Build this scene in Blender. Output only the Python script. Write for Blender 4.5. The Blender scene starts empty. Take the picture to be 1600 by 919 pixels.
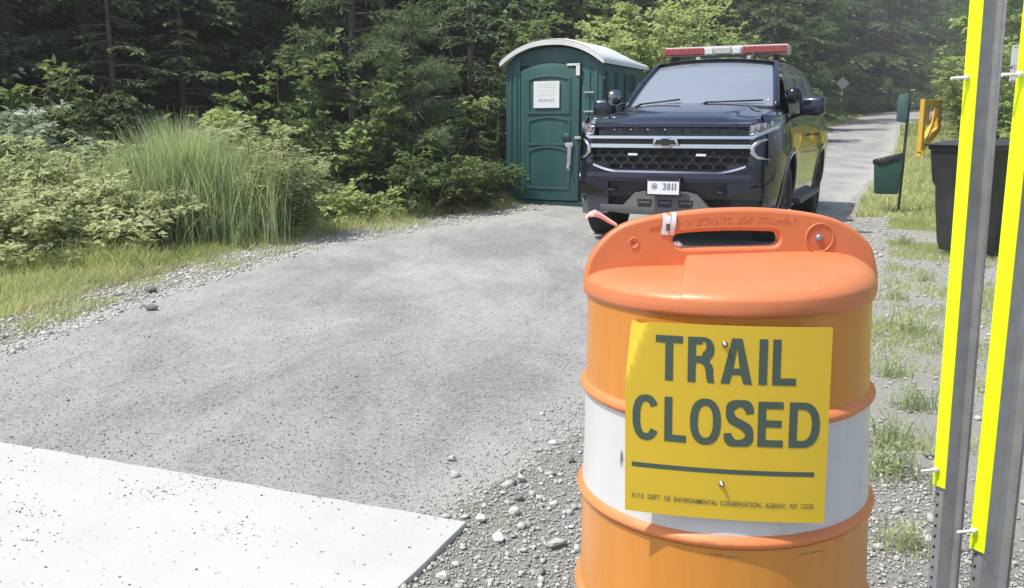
import bpy, bmesh, math, random
import numpy as np
from mathutils import Vector, Matrix

# ------------------------------------------------------------------ camera, sky, sun, exposure
S = bpy.context.scene
COL = S.collection
PITCH = math.atan(260/1400); CAMH = 1.14
cam = bpy.data.cameras.new('camera'); camo = bpy.data.objects.new('camera', cam); COL.objects.link(camo)
camo.location = (0, 0, CAMH); camo.rotation_euler = (math.pi/2 - PITCH, 0, 0)
cam.sensor_width = 36; cam.lens = 36*1400/1600; cam.clip_start = .05; cam.clip_end = 2000
S.camera = camo
SUN_DIR = Vector((-.44, -.17, .88)).normalized()
W = bpy.data.worlds.new('World'); S.world = W; W.use_nodes = True
nt = W.node_tree; nt.nodes.clear()
sky = nt.nodes.new('ShaderNodeTexSky'); sky.sky_type = 'NISHITA'; sky.sun_disc = False
sky.sun_elevation = math.asin(SUN_DIR.z); sky.sun_rotation = math.atan2(SUN_DIR.x, SUN_DIR.y)
sky.air_density = 1.2; sky.dust_density = 2.0
bg = nt.nodes.new('ShaderNodeBackground'); bg.inputs[1].default_value = .15
wo = nt.nodes.new('ShaderNodeOutputWorld')
nt.links.new(sky.outputs[0], bg.inputs[0]); nt.links.new(bg.outputs[0], wo.inputs[0])
sl = bpy.data.lights.new('sun', 'SUN'); sl.energy = 4.2; sl.angle = math.radians(.6); sl.color = (1, .955, .88)
so = bpy.data.objects.new('sun', sl); COL.objects.link(so)
so.rotation_euler = (-SUN_DIR).to_track_quat('-Z', 'Y').to_euler()
S.view_settings.view_transform = 'Standard'; S.view_settings.look = 'None'
S.view_settings.exposure = .38; S.view_settings.gamma = 1
S.cycles.max_bounces = 7; S.cycles.transparent_max_bounces = 12
S.cycles.use_denoising = True

rng = np.random.default_rng(7); R = random.Random(5)

# ------------------------------------------------------------------ helpers
def ray(px, py):
    u = (460-py)/1400; c, s = math.cos(PITCH), math.sin(PITCH)
    return Vector(((px-800)/1400, c+u*s, -s+u*c))
def P(px, py, z=0.0):
    d = ray(px, py); return (Vector((0, 0, CAMH)) + d*((z-CAMH)/d.z))
def zat(py, Y):
    d = ray(800, py); return CAMH + d.z/d.y*Y
def hy(y):
    t = max(0.0, y-11.0)
    return .04*(t*t/(t+4.0)) if t > 0 else 0.0
def HY(y):
    t = np.maximum(0.0, y-11.0); return .04*(t*t/(t+4.0))

def tag(o, label=None, cat=None, group=None, kind=None):
    if label: o['label'] = label
    if cat: o['category'] = cat
    if group: o['group'] = group
    if kind: o['kind'] = kind
    return o
def link(o, parent=None):
    COL.objects.link(o)
    if parent is not None: o.parent = parent
    return o
def empty(name, label, cat, loc=(0, 0, 0), rz=0, group=None):
    o = bpy.data.objects.new(name, None); link(o); o.location = loc; o.rotation_euler = (0, 0, rz)
    o.empty_display_size = .1
    return tag(o, label, cat, group)
def fast(name, V, F, smooth=False):
    V = np.asarray(V, dtype=np.float32).reshape(-1, 3); F = np.asarray(F, dtype=np.int32)
    me = bpy.data.meshes.new(name); k = F.shape[1]
    me.vertices.add(len(V)); me.vertices.foreach_set('co', V.ravel())
    me.loops.add(F.size); me.loops.foreach_set('vertex_index', F.ravel())
    me.polygons.add(len(F)); me.polygons.foreach_set('loop_start', np.arange(0, F.size, k, dtype=np.int32))
    me.update(calc_edges=True)
    if smooth: me.polygons.foreach_set('use_smooth', [True]*len(F))
    me.validate(); return me
def mobj(name, me, mats, parent=None):
    if not isinstance(mats, (list, tuple)): mats = [mats]
    if len(me.materials) == 0:
        for m in mats: me.materials.append(m)
    return link(bpy.data.objects.new(name, me), parent)
def smooth(me, ang=40):
    for p in me.polygons: p.use_smooth = True
    try: me.set_sharp_from_angle(angle=math.radians(ang))
    except Exception: pass

class MB:
    """collects shapes into one mesh"""
    def __init__(s): s.b = bmesh.new()
    def poly(s, pts, mi=0):
        f = s.b.faces.new([s.b.verts.new(p) for p in pts]); f.material_index = mi; return s
    def box(s, c, d, rot=None, bev=0, mi=0):
        r = bmesh.ops.create_cube(s.b, size=1)
        vs = r['verts']
        M = Matrix.Translation(Vector(c)) @ (rot.to_matrix().to_4x4() if rot is not None else Matrix()) @ Matrix.Diagonal((d[0], d[1], d[2], 1))
        bmesh.ops.transform(s.b, matrix=M, verts=vs)
        fs = set(f for v in vs for f in v.link_faces)
        for f in fs: f.material_index = mi
        if bev: 
            es = list(set(e for v in vs for e in v.link_edges))
            bmesh.ops.bevel(s.b, geom=es, offset=bev, segments=2, affect='EDGES', profile=.5)
        return s
    def prism(s, pts, a, b, axis='y', bev=0, mi=0):
        """2-D outline extruded from a to b along axis; y: pts=(x,z); x: pts=(y,z); z: pts=(x,y)"""
        f3 = {'y': lambda p, t: (p[0], t, p[1]), 'x': lambda p, t: (t, p[0], p[1]), 'z': lambda p, t: (p[0], p[1], t)}[axis]
        A = [s.b.verts.new(f3(p, a)) for p in pts]; B = [s.b.verts.new(f3(p, b)) for p in pts]
        n = len(pts); fs = [s.b.faces.new(A), s.b.faces.new(B[::-1])]
        for i in range(n): fs.append(s.b.faces.new([A[i], B[i], B[(i+1) % n], A[(i+1) % n]]))
        bmesh.ops.recalc_face_normals(s.b, faces=fs)
        for f in fs: f.material_index = mi
        if bev:
            es = list(set(list(fs[0].edges)+list(fs[1].edges)))
            bmesh.ops.bevel(s.b, geom=es, offset=bev, segments=2, affect='EDGES', profile=.5)
        return s
    def tube(s, pts, r, n=8, mi=0, cap=True):
        pts = [Vector(p) for p in pts]; k = len(pts)
        rs = r if isinstance(r, (list, tuple)) else [r]*k
        rings = []; up = Vector((0, 0, 1)); last = None
        for i, p in enumerate(pts):
            t = (pts[min(i+1, k-1)] - pts[max(i-1, 0)])
            t = t.normalized() if t.length > 1e-9 else Vector((0, 0, 1))
            if last is None:
                a = t.orthogonal().normalized()
            else:
                a = (last - t*last.dot(t)); a = a.normalized() if a.length > 1e-6 else t.orthogonal().normalized()
            last = a; b = t.cross(a)
            rings.append([s.b.verts.new(p + (a*math.cos(2*math.pi*j/n) + b*math.sin(2*math.pi*j/n))*rs[i]) for j in range(n)])
        for i in range(k-1):
            for j in range(n):
                f = s.b.faces.new([rings[i][j], rings[i][(j+1) % n], rings[i+1][(j+1) % n], rings[i+1][j]]); f.smooth = True; f.material_index = mi
        if cap:
            f = s.b.faces.new(rings[0][::-1]); f.material_index = mi; f = s.b.faces.new(rings[-1]); f.material_index = mi
        return s
    def lathe(s, prof, c=(0, 0, 0), axis='z', n=48, mi=0, a0=0, a1=2*math.pi):
        full = abs(a1-a0-2*math.pi) < 1e-6; m = n if full else n+1
        rings = []
        for (r, h) in prof:
            ring = []
            for j in range(m):
                a = a0+(a1-a0)*j/n; x, y = r*math.cos(a), r*math.sin(a)
                v = {'z': (x, y, h), 'x': (h, x, y), 'y': (x, h, y)}[axis]
                ring.append(s.b.verts.new(Vector(c)+Vector(v)))
            rings.append(ring)
        fs = []
        for i in range(len(rings)-1):
            for j in range(n):
                q = [rings[i][j], rings[i][(j+1) % m], rings[i+1][(j+1) % m], rings[i+1][j]]
                f = s.b.faces.new(q); f.smooth = True; f.material_index = mi; fs.append(f)
        return s
    def grid(s, fn, nu, nv, mi=0, sm=True, keep=None):
        g = [[s.b.verts.new(fn(i/nu, j/nv)) for j in range(nv+1)] for i in range(nu+1)]
        for i in range(nu):
            for j in range(nv):
                if keep and not keep((i+.5)/nu, (j+.5)/nv): continue
                f = s.b.faces.new([g[i][j], g[i+1][j], g[i+1][j+1], g[i][j+1]]); f.smooth = sm; f.material_index = mi
        return s
    def ball(s, c, r, sc=(1, 1, 1), seg=20, mi=0):
        q = bmesh.ops.create_uvsphere(s.b, u_segments=seg, v_segments=seg//2+2, radius=r)
        M = Matrix.Translation(Vector(c)) @ Matrix.Diagonal((sc[0], sc[1], sc[2], 1))
        bmesh.ops.transform(s.b, matrix=M, verts=q['verts'])
        for f in set(f for v in q['verts'] for f in v.link_faces): f.smooth = True; f.material_index = mi
        return s
    def build(s, name, mats, parent=None, sm=None, weld=False, recalc=True, thick=0):
        if weld: bmesh.ops.remove_doubles(s.b, verts=s.b.verts, dist=1e-4)
        if thick: 
            bmesh.ops.recalc_face_normals(s.b, faces=s.b.faces)
            bmesh.ops.solidify(s.b, geom=list(s.b.faces), thickness=thick)
        if recalc: bmesh.ops.recalc_face_normals(s.b, faces=s.b.faces)
        me = bpy.data.meshes.new(name); s.b.to_mesh(me); s.b.free()
        if sm: smooth(me, sm)
        return mobj(name, me, mats, parent)

def curve_mesh(splines, extrude, bevel, res=2):
    cu = bpy.data.curves.new('c', 'CURVE'); cu.dimensions = '2D'; cu.fill_mode = 'BOTH'
    cu.extrude = extrude; cu.bevel_depth = bevel; cu.bevel_resolution = res
    for pts in splines:
        sp = cu.splines.new('POLY'); sp.points.add(len(pts)-1)
        for i, p in enumerate(pts): sp.points[i].co = (p[0], p[1], 0, 1)
        sp.use_cyclic_u = True
    return _conv(cu)
def _conv(cu):
    o = bpy.data.objects.new('tmp', cu); COL.objects.link(o)
    dg = bpy.context.evaluated_depsgraph_get(); dg.update()
    me = bpy.data.meshes.new_from_object(o.evaluated_get(dg), depsgraph=dg)
    bpy.data.objects.remove(o); bpy.data.curves.remove(cu); return me
def text_mesh(t, ext=.0, offset=0.0, box=None):
    """text scaled into box=(x0,y0,x1,y1), lying in XY"""
    cu = bpy.data.curves.new('t', 'FONT'); cu.body = t; cu.size = 1; cu.offset = offset; cu.extrude = ext; cu.resolution_u = 6
    me = _conv(cu)
    n = len(me.vertices); V = np.empty(n*3, np.float32); me.vertices.foreach_get('co', V); V = V.reshape(-1, 3)
    mn, mx = V.min(0), V.max(0)
    if box:
        V[:, 0] = box[0]+(V[:, 0]-mn[0])/(mx[0]-mn[0])*(box[2]-box[0]); V[:, 1] = box[1]+(V[:, 1]-mn[1])/(mx[1]-mn[1])*(box[3]-box[1])
    me.vertices.foreach_set('co', V.ravel()); me.update(); return me
def map_mesh(me, fn):
    for v in me.vertices: v.co = fn(v.co)
    me.update(); return me

# ------------------------------------------------------------------ materials
def mat(name, col, rough=.6, metal=0, spec=.5, noise=None, bump=None, trans=None, coat=0):
    """noise=(scale, amount, second colour); bump=(scale, strength)"""
    m = bpy.data.materials.new(name); m.use_nodes = True; t = m.node_tree; b = t.nodes['Principled BSDF']
    b.inputs['Base Color'].default_value = (*col, 1); b.inputs['Roughness'].default_value = rough
    b.inputs['Metallic'].default_value = metal; b.inputs['Specular IOR Level'].default_value = spec
    if coat: b.inputs['Coat Weight'].default_value = coat; b.inputs['Coat Roughness'].default_value = .04
    tc = t.nodes.new('ShaderNodeTexCoord')
    if noise:
        n = t.nodes.new('ShaderNodeTexNoise'); n.inputs['Scale'].default_value = noise[0]; n.inputs['Detail'].default_value = 6; n.inputs['Roughness'].default_value = .65
        r = t.nodes.new('ShaderNodeValToRGB'); r.color_ramp.elements[0].position = .35; r.color_ramp.elements[1].position = .7
        r.color_ramp.elements[0].color = (*col, 1); c2 = noise[2]; a = noise[1]
        r.color_ramp.elements[1].color = (*[col[i]*(1-a)+c2[i]*a for i in range(3)], 1)
        t.links.new(tc.outputs['Object'], n.inputs['Vector']); t.links.new(n.outputs['Fac'], r.inputs[0]); t.links.new(r.outputs[0], b.inputs['Base Color'])
        mr = t.nodes.new('ShaderNodeMapRange'); mr.inputs[3].default_value = max(0, rough-.08); mr.inputs[4].default_value = min(1, rough+.12)
        t.links.new(n.outputs['Fac'], mr.inputs[0]); t.links.new(mr.outputs[0], b.inputs['Roughness'])
    if bump:
        n2 = t.nodes.new('ShaderNodeTexNoise'); n2.inputs['Scale'].default_value = bump[0]; n2.inputs['Detail'].default_value = 5
        bp = t.nodes.new('ShaderNodeBump'); bp.inputs['Strength'].default_value = bump[1]; bp.inputs['Distance'].default_value = .01
        t.links.new(tc.outputs['Object'], n2.inputs['Vector']); t.links.new(n2.outputs['Fac'], bp.inputs['Height']); t.links.new(bp.outputs[0], b.inputs['Normal'])
    return m
def wear(m, scale, lo, hi, col, amt, stretch=(1, 1, 1), detail=8):
    """dirt or scuffs: patches of another colour over the base colour"""
    t = m.node_tree; b = t.nodes['Principled BSDF']; tc = t.nodes.new('ShaderNodeTexCoord'); mp = t.nodes.new('ShaderNodeMapping'); mp.inputs['Scale'].default_value = stretch; mp.inputs['Location'].default_value = (scale*.37, 1.3, 2.1)
    n = t.nodes.new('ShaderNodeTexNoise'); n.inputs['Scale'].default_value = scale; n.inputs['Detail'].default_value = detail; n.inputs['Roughness'].default_value = .7
    r = t.nodes.new('ShaderNodeMapRange'); r.inputs[1].default_value = lo; r.inputs[2].default_value = hi; r.inputs[4].default_value = amt
    mx = t.nodes.new('ShaderNodeMix'); mx.data_type = 'RGBA'; mx.inputs[7].default_value = (*col, 1)
    t.links.new(tc.outputs['Object'], mp.inputs[0]); t.links.new(mp.outputs[0], n.inputs['Vector']); t.links.new(n.outputs['Fac'], r.inputs[0]); t.links.new(r.outputs[0], mx.inputs[0])
    ic = b.inputs['Base Color']
    if ic.is_linked: t.links.new(ic.links[0].from_socket, mx.inputs[6])
    else: mx.inputs[6].default_value = ic.default_value
    t.links.new(mx.outputs[2], ic); return m
def leaf_mat(name, c1, c2, tr=.35, rough=.5, scale=1.3):
    """foliage: colour varies by clump and by leaf, some light comes through"""
    m = bpy.data.materials.new(name); m.use_nodes = True; t = m.node_tree; b = t.nodes['Principled BSDF']; out = t.nodes['Material Output']
    tc = t.nodes.new('ShaderNodeTexCoord'); ge = t.nodes.new('ShaderNodeNewGeometry'); oi = t.nodes.new('ShaderNodeObjectInfo')
    n = t.nodes.new('ShaderNodeTexNoise'); n.inputs['Scale'].default_value = scale; n.inputs['Detail'].default_value = 3
    t.links.new(tc.outputs['Object'], n.inputs['Vector'])
    a1 = t.nodes.new('ShaderNodeMath'); a1.operation = 'MULTIPLY_ADD'; a1.inputs[1].default_value = .45; a1.inputs[2].default_value = -.12
    t.links.new(ge.outputs['Random Per Island'], a1.inputs[0])
    a2 = t.nodes.new('ShaderNodeMath'); a2.operation = 'ADD'; t.links.new(a1.outputs[0], a2.inputs[0]); t.links.new(n.outputs['Fac'], a2.inputs[1])
    a3 = t.nodes.new('ShaderNodeMath'); a3.operation = 'MULTIPLY_ADD'; a3.inputs[1].default_value = .3; t.links.new(oi.outputs['Random'], a3.inputs[0])
    a4 = t.nodes.new('ShaderNodeMath'); a4.operation = 'SUBTRACT'; a4.inputs[1].default_value = .15; t.links.new(a2.outputs[0], a4.inputs[0]); t.links.new(a4.outputs[0], a3.inputs[2])
    r = t.nodes.new('ShaderNodeValToRGB'); r.color_ramp.elements[0].position = .25; r.color_ramp.elements[1].position = .9
    r.color_ramp.elements[0].color = (*c1, 1); r.color_ramp.elements[1].color = (*c2, 1)
    t.links.new(a3.outputs[0], r.inputs[0]); t.links.new(r.outputs[0], b.inputs['Base Color'])
    b.inputs['Roughness'].default_value = rough; b.inputs['Specular IOR Level'].default_value = .35
    tl = t.nodes.new('ShaderNodeBsdfTranslucent'); mx = t.nodes.new('ShaderNodeMixShader'); mx.inputs[0].default_value = tr
    hs = t.nodes.new('ShaderNodeHueSaturation'); hs.inputs['Hue'].default_value = .485; hs.inputs['Saturation'].default_value = 1.15; hs.inputs['Value'].default_value = 1.5
    t.links.new(r.outputs[0], hs.inputs['Color']); t.links.new(hs.outputs[0], tl.inputs[0])
    t.links.new(b.outputs[0], mx.inputs[1]); t.links.new(tl.outputs[0], mx.inputs[2]); t.links.new(mx.outputs[0], out.inputs['Surface'])
    return m
def ground_mat(name, stops, scales, bumps, edge=None, spec=.2):
    """stops: colours of a fine grain ramp; scales: (grain, patch); edge=(attribute, colour)"""
    m = bpy.data.materials.new(name); m.use_nodes = True; t = m.node_tree; b = t.nodes['Principled BSDF']
    b.inputs['Roughness'].default_value = .9; b.inputs['Specular IOR Level'].default_value = spec
    tc = t.nodes.new('ShaderNodeTexCoord')
    g = t.nodes.new('ShaderNodeTexNoise'); g.inputs['Scale'].default_value = scales[0]; g.inputs['Detail'].default_value = 8; g.inputs['Roughness'].default_value = .75
    p = t.nodes.new('ShaderNodeTexNoise'); p.inputs['Scale'].default_value = scales[1]; p.inputs['Detail'].default_value = 12; p.inputs['Roughness'].default_value = .72; p.inputs['Distortion'].default_value = .4
    mp = t.nodes.new('ShaderNodeMapping'); mp.inputs['Scale'].default_value = (1, .45, 1); mp.inputs['Rotation'].default_value = (0, 0, math.radians(-35))
    t.links.new(tc.outputs['Object'], g.inputs['Vector']); t.links.new(tc.outputs['Object'], mp.inputs[0]); t.links.new(mp.outputs[0], p.inputs['Vector'])
    r = t.nodes.new('ShaderNodeValToRGB'); r.color_ramp.elements[0].position = .3; r.color_ramp.elements[1].position = .72
    r.color_ramp.elements[0].color = (*stops[0], 1); r.color_ramp.elements[1].color = (*stops[1], 1)
    t.links.new(g.outputs['Fac'], r.inputs[0])
    r2 = t.nodes.new('ShaderNodeValToRGB'); r2.color_ramp.elements[0].position = .40; r2.color_ramp.elements[1].position = .70
    r2.color_ramp.elements[0].color = (0, 0, 0, 1); r2.color_ramp.elements[1].color = (1, 1, 1, 1)
    t.links.new(p.outputs['Fac'], r2.inputs[0])
    mx = t.nodes.new('ShaderNodeMix'); mx.data_type = 'RGBA'
    mul = t.nodes.new('ShaderNodeMath'); mul.operation = 'MULTIPLY'; mul.inputs[1].default_value = .85; t.links.new(r2.outputs[0], mul.inputs[0])
    t.links.new(mul.outputs[0], mx.inputs[0]); t.links.new(r.outputs[0], mx.inputs[6]); mx.inputs[7].default_value = (*stops[2], 1)
    # dark single grains
    v = t.nodes.new('ShaderNodeTexVoronoi'); v.inputs['Scale'].default_value = scales[0]*.9; t.links.new(tc.outputs['Object'], v.inputs['Vector'])
    lt = t.nodes.new('ShaderNodeMath'); lt.operation = 'LESS_THAN'; lt.inputs[1].default_value = .22; t.links.new(v.outputs['Distance'], lt.inputs[0])
    sp = t.nodes.new('ShaderNodeSeparateColor'); t.links.new(v.outputs['Color'], sp.inputs[0])
    gt = t.nodes.new('ShaderNodeMath'); gt.operation = 'GREATER_THAN'; gt.inputs[1].default_value = .8; t.links.new(sp.outputs[0], gt.inputs[0])
    ml = t.nodes.new('ShaderNodeMath'); ml.operation = 'MULTIPLY'; t.links.new(lt.outputs[0], ml.inputs[0]); t.links.new(gt.outputs[0], ml.inputs[1])
    ml2 = t.nodes.new('ShaderNodeMath'); ml2.operation = 'MULTIPLY'; ml2.inputs[1].default_value = .6; t.links.new(ml.outputs[0], ml2.inputs[0])
    mx2 = t.nodes.new('ShaderNodeMix'); mx2.data_type = 'RGBA'; t.links.new(ml2.outputs[0], mx2.inputs[0]); t.links.new(mx.outputs[2], mx2.inputs[6]); mx2.inputs[7].default_value = (*[c*.35 for c in stops[0]], 1)
    last = mx2.outputs[2]
    if edge:
        at = t.nodes.new('ShaderNodeAttribute'); at.attribute_name = 'edge'
        ad = t.nodes.new('ShaderNodeMath'); ad.operation = 'MULTIPLY_ADD'; ad.inputs[1].default_value = 1.2; ad.inputs[2].default_value = -.6
        t.links.new(p.outputs['Fac'], ad.inputs[0])
        ad2 = t.nodes.new('ShaderNodeMath'); ad2.operation = 'ADD'; ad2.use_clamp = True; t.links.new(at.outputs['Fac'], ad2.inputs[0]); t.links.new(ad.outputs[0], ad2.inputs[1])
        mx3 = t.nodes.new('ShaderNodeMix'); mx3.data_type = 'RGBA'; t.links.new(ad2.outputs[0], mx3.inputs[0]); t.links.new(last, mx3.inputs[6])
        r3 = t.nodes.new('ShaderNodeMix'); r3.data_type = 'RGBA'; r3.inputs[6].default_value = (*[c*.65 for c in edge], 1); r3.inputs[7].default_value = (*[min(1, c*1.25) for c in edge], 1)
        t.links.new(g.outputs['Fac'], r3.inputs[0]); t.links.new(r3.outputs[2], mx3.inputs[7]); last = mx3.outputs[2]
    t.links.new(last, b.inputs['Base Color'])
    bp = t.nodes.new('ShaderNodeBump'); bp.inputs['Strength'].default_value = bumps[0]; bp.inputs['Distance'].default_value = bumps[1]
    t.links.new(g.outputs['Fac'], bp.inputs['Height']); t.links.new(bp.outputs[0], b.inputs['Normal'])
    return m

M = {}
M['soil'] = ground_mat('soil', [(.16, .13, .08), (.36, .32, .2), (.2, .22, .07)], (14, .5), (.7, .03))
M['shoulder'] = ground_mat('shoulder', [(.2, .195, .17), (.44, .42, .38), (.4, .37, .28)], (45, .8), (1, .02), edge=(.40, .38, .23))
M['shoulder_r'] = ground_mat('shoulder_right', [(.25, .245, .225), (.48, .465, .43), (.40, .385, .34)], (45, .8), (1, .02), edge=(.33, .32, .22))
M['trail'] = ground_mat('trail', [(.108, .108, .111), (.41, .406, .402), (.46, .45, .425)], (70, 1.1), (.9, .008), edge=(.42, .41, .375))
M['slab'] = mat('slab_concrete', (.475, .475, .45), .8, noise=(2.2, .8, (.43, .43, .405)), bump=(60, .12))
wear(M['slab'], 1.1, .5, .75, (.36, .355, .32), .5); wear(M['slab'], 25, .62, .7, (.3, .29, .27), .5)
M['stone'] = mat('stone', (.36, .35, .32), .9, noise=(9, .9, (.62, .61, .57)), bump=(80, .4))
M['stone_w'] = mat('stone_white', (.7, .69, .66), .85, noise=(9, .5, (.5, .5, .48)), bump=(80, .4))
M['stone_d'] = mat('stone_dark', (.14, .135, .13), .9, noise=(9, .6, (.26, .25, .24)), bump=(80, .4))
M['bark'] = mat('bark', (.055, .046, .038), .95, noise=(6, .8, (.11, .10, .085)), bump=(30, 1))
M['stem'] = mat('green_stem', (.12, .14, .05), .8, noise=(6, .8, (.2, .17, .09)))
M['conifer'] = leaf_mat('conifer_needles', (.06, .098, .05), (.17, .23, .11), .32)
M['pine'] = leaf_mat('pine_needles', (.085, .13, .07), (.22, .29, .14), .35)
M['broad'] = leaf_mat('broad_leaves', (.075, .12, .05), (.19, .26, .10), .45)
M['bright'] = leaf_mat('bright_leaves', (.20, .28, .11), (.43, .51, .23), .45)
M['weed'] = leaf_mat('weed_leaves', (.24, .30, .145), (.52, .57, .33), .42)
M['tallgrass'] = leaf_mat('tall_grass', (.24, .32, .15), (.50, .57, .32), .42, scale=4)
M['turf'] = leaf_mat('turf', (.24, .31, .10), (.52, .56, .26), .35, scale=1.2)
M['drygrass'] = leaf_mat('dry_grass', (.34, .31, .18), (.62, .58, .40), .3, scale=1.5)
M['paleleaf'] = leaf_mat('pale_leaves', (.14, .19, .12), (.34, .4, .3), .3, rough=.35)
# ------------------------------------------------------------------ the ground, the trail, the shoulders, the slab
YS = np.concatenate([np.arange(-6, 24, .5), np.arange(24, 60, 1.0), np.arange(60, 140, 2.0), np.array([150, 180, 240, 400, 700])])
XS = np.concatenate([np.array([-500, -200, -100, -60, -40, -30, -25]), np.arange(-20, 21, 1.0), np.arange(22, 100, 3.0), np.array([110, 150, 250, 500])])
V = [(x, y, hy(y)) for y in YS for x in XS]; nx = len(XS)
F = [(j*nx+i, j*nx+i+1, (j+1)*nx+i+1, (j+1)*nx+i) for j in range(len(YS)-1) for i in range(nx-1)]
tag(mobj('ground', fast('ground', V, F), M['soil']), kind='structure')

def ip(tab, y): return float(np.interp(y, [a[0] for a in tab], [a[1] for a in tab]))
# trail edges, (y, x)
TL = [(-6, -3.2), (3, -3.0), (4.57, -2.7), (6.5, -2.45), (8.7, -1.9), (10.5, -.9), (12.5, .25), (14, 1.25), (20, 4.7), (27, 8.2), (45, 16.0), (62, 24.2), (76, 32), (92, 47), (104, 66), (110, 84)]
TR = [(-6, -1.2), (2, -.45), (2.47, -.12), (2.8, .05), (3.54, .3), (4.2, .75), (5, 1.3), (6, 1.9), (8, 2.8), (10, 3.6), (12, 4.5), (14, 5.3), (18, 7.2), (27, 11.3), (45, 19.0), (60, 28.5), (74, 40.5), (84, 56), (92, 78), (96, 90)]
SL = [(-6, -4.0), (3, -3.6), (4.8, -3.15), (6.5, -2.95), (8.5, -2.45), (10.5, -1.55), (12.5, -.5), (14, .9), (20, 4.3), (27, 7.8), (45, 15.6), (62, 23.8), (76, 31.6), (92, 46.5), (104, 65), (110, 83)]
SR = [(-6, 3.9), (2, 3.9), (4, 4.0), (6, 4.3), (8, 4.9), (10, 4.9), (12, 5.4), (14, 6.0), (18, 7.8), (27, 11.7), (45, 19.5), (60, 29), (74, 41), (84, 56.5), (92, 79), (96, 91)]
def a_fine(y): return y < 14
def ribbon(name, ta, tb, dz, m, wob, n=24, ymax=96):
    ys = [y for y in YS if y <= ymax]
    fine = []
    for a, b in zip(ys[:-1], ys[1:]):
        k = 12 if a < 8 else (4 if a < 24 else 1)
        fine += [a+(b-a)*i/k for i in range(k)]
    fine.append(ys[-1]); V = []; E = []
    for j, y in enumerate(fine):
        k_ = R.uniform(-1.2, 1.2) if a_fine(y) else 0
        wa = wob*(k_+math.sin(y*2.1)+math.sin(y*5.3+1)+math.sin(y*11.7+2)*.7+R.uniform(-.5, .5)); wb = wob*((R.uniform(-1.5, 1.5) if y < 14 else 0)+math.sin(y*2.7+4)+math.sin(y*6.1+1)+math.sin(y*13.+2)*.7+R.uniform(-.5, .5))
        xa, xb = ip(ta, y)+wa, ip(tb, y)+wb
        i0 = max(k for k in range(len(YS)) if YS[k] <= y+1e-6); y0 = YS[i0]; y1 = YS[min(i0+1, len(YS)-1)]
        z = hy(y0) if y1 == y0 else hy(y0)+(hy(y1)-hy(y0))*(y-y0)/(y1-y0)
        for i in range(n+1):
            s = i/n; V.append((xa+(xb-xa)*s, y, z+(dz if 0 < i < n else min(dz, .0046)))); d = min(s, 1-s)*(xb-xa); E.append(max(0.0, 1-d/.5))
    F = [(j*(n+1)+i, j*(n+1)+i+1, (j+1)*(n+1)+i+1, (j+1)*(n+1)+i) for j in range(len(fine)-1) for i in range(n)]
    me = fast(name, V, F); at = me.attributes.new('edge', 'FLOAT', 'POINT'); at.data.foreach_set('value', np.array(E, np.float32))
    return tag(mobj(name, me, m), kind='structure')
ribbon('gravel_shoulder', SL, [(y, x+.35) for y, x in TL], .004, M['shoulder'], .05, 8)
ribbon('gravel_shoulder', [(y, x-.35) for y, x in TR], SR, .004, M['shoulder_r'], .05, 14)
ribbon('trail', TL, TR, .0065, M['trail'], .03)

# concrete slab: far edge and right edge are in view, the rest runs on under the camera
zs = .024
c0 = P(730, 815, zs); e1 = P(0, 690, zs); e2 = P(622, 919, zs)
d1 = (e1-c0).normalized(); d2 = (e2-c0).normalized()
q = [c0, c0+d1*4.2, c0+d1*4.2+d2*4.5, c0+d2*4.5]
mb = MB(); N = 60; pts = []
for k in range(4):
    a, b = q[k], q[(k+1) % 4]; 
    for i in range(N):
        p = a+(b-a)*i/N; w = R.uniform(-.0025, .0025); pts.append((p.x+w, p.y+w))
if sum(pts[i][0]*pts[(i+1) % len(pts)][1]-pts[(i+1) % len(pts)][0]*pts[i][1] for i in range(len(pts))) < 0: pts = pts[::-1]
mb.prism(pts, -.05, zs, 'z', bev=.004)
tag(mb.build('concrete_slab', M['slab']), kind='structure')

# ------------------------------------------------------------------ stones
phi = (1+5**.5)/2
ICO = np.array([(-1, phi, 0), (1, phi, 0), (-1, -phi, 0), (1, -phi, 0), (0, -1, phi), (0, 1, phi), (0, -1, -phi), (0, 1, -phi), (phi, 0, -1), (phi, 0, 1), (-phi, 0, -1), (-phi, 0, 1)], float)/1.9
ICF = np.array([(0, 11, 5), (0, 5, 1), (0, 1, 7), (0, 7, 10), (0, 10, 11), (1, 5, 9), (5, 11, 4), (11, 10, 2), (10, 7, 6), (7, 1, 8), (3, 9, 4), (3, 4, 2), (3, 2, 6), (3, 6, 8), (3, 8, 9), (4, 9, 5), (2, 4, 11), (6, 2, 10), (8, 6, 7), (9, 8, 1)])
OCT = np.array([(1, 0, 0), (-1, 0, 0), (0, 1, 0), (0, -1, 0), (0, 0, 1), (0, 0, -1)], float)*.95
OCF = np.array([(0, 2, 4), (2, 1, 4), (1, 3, 4), (3, 0, 4), (2, 0, 5), (1, 2, 5), (3, 1, 5), (0, 3, 5)])
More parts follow.
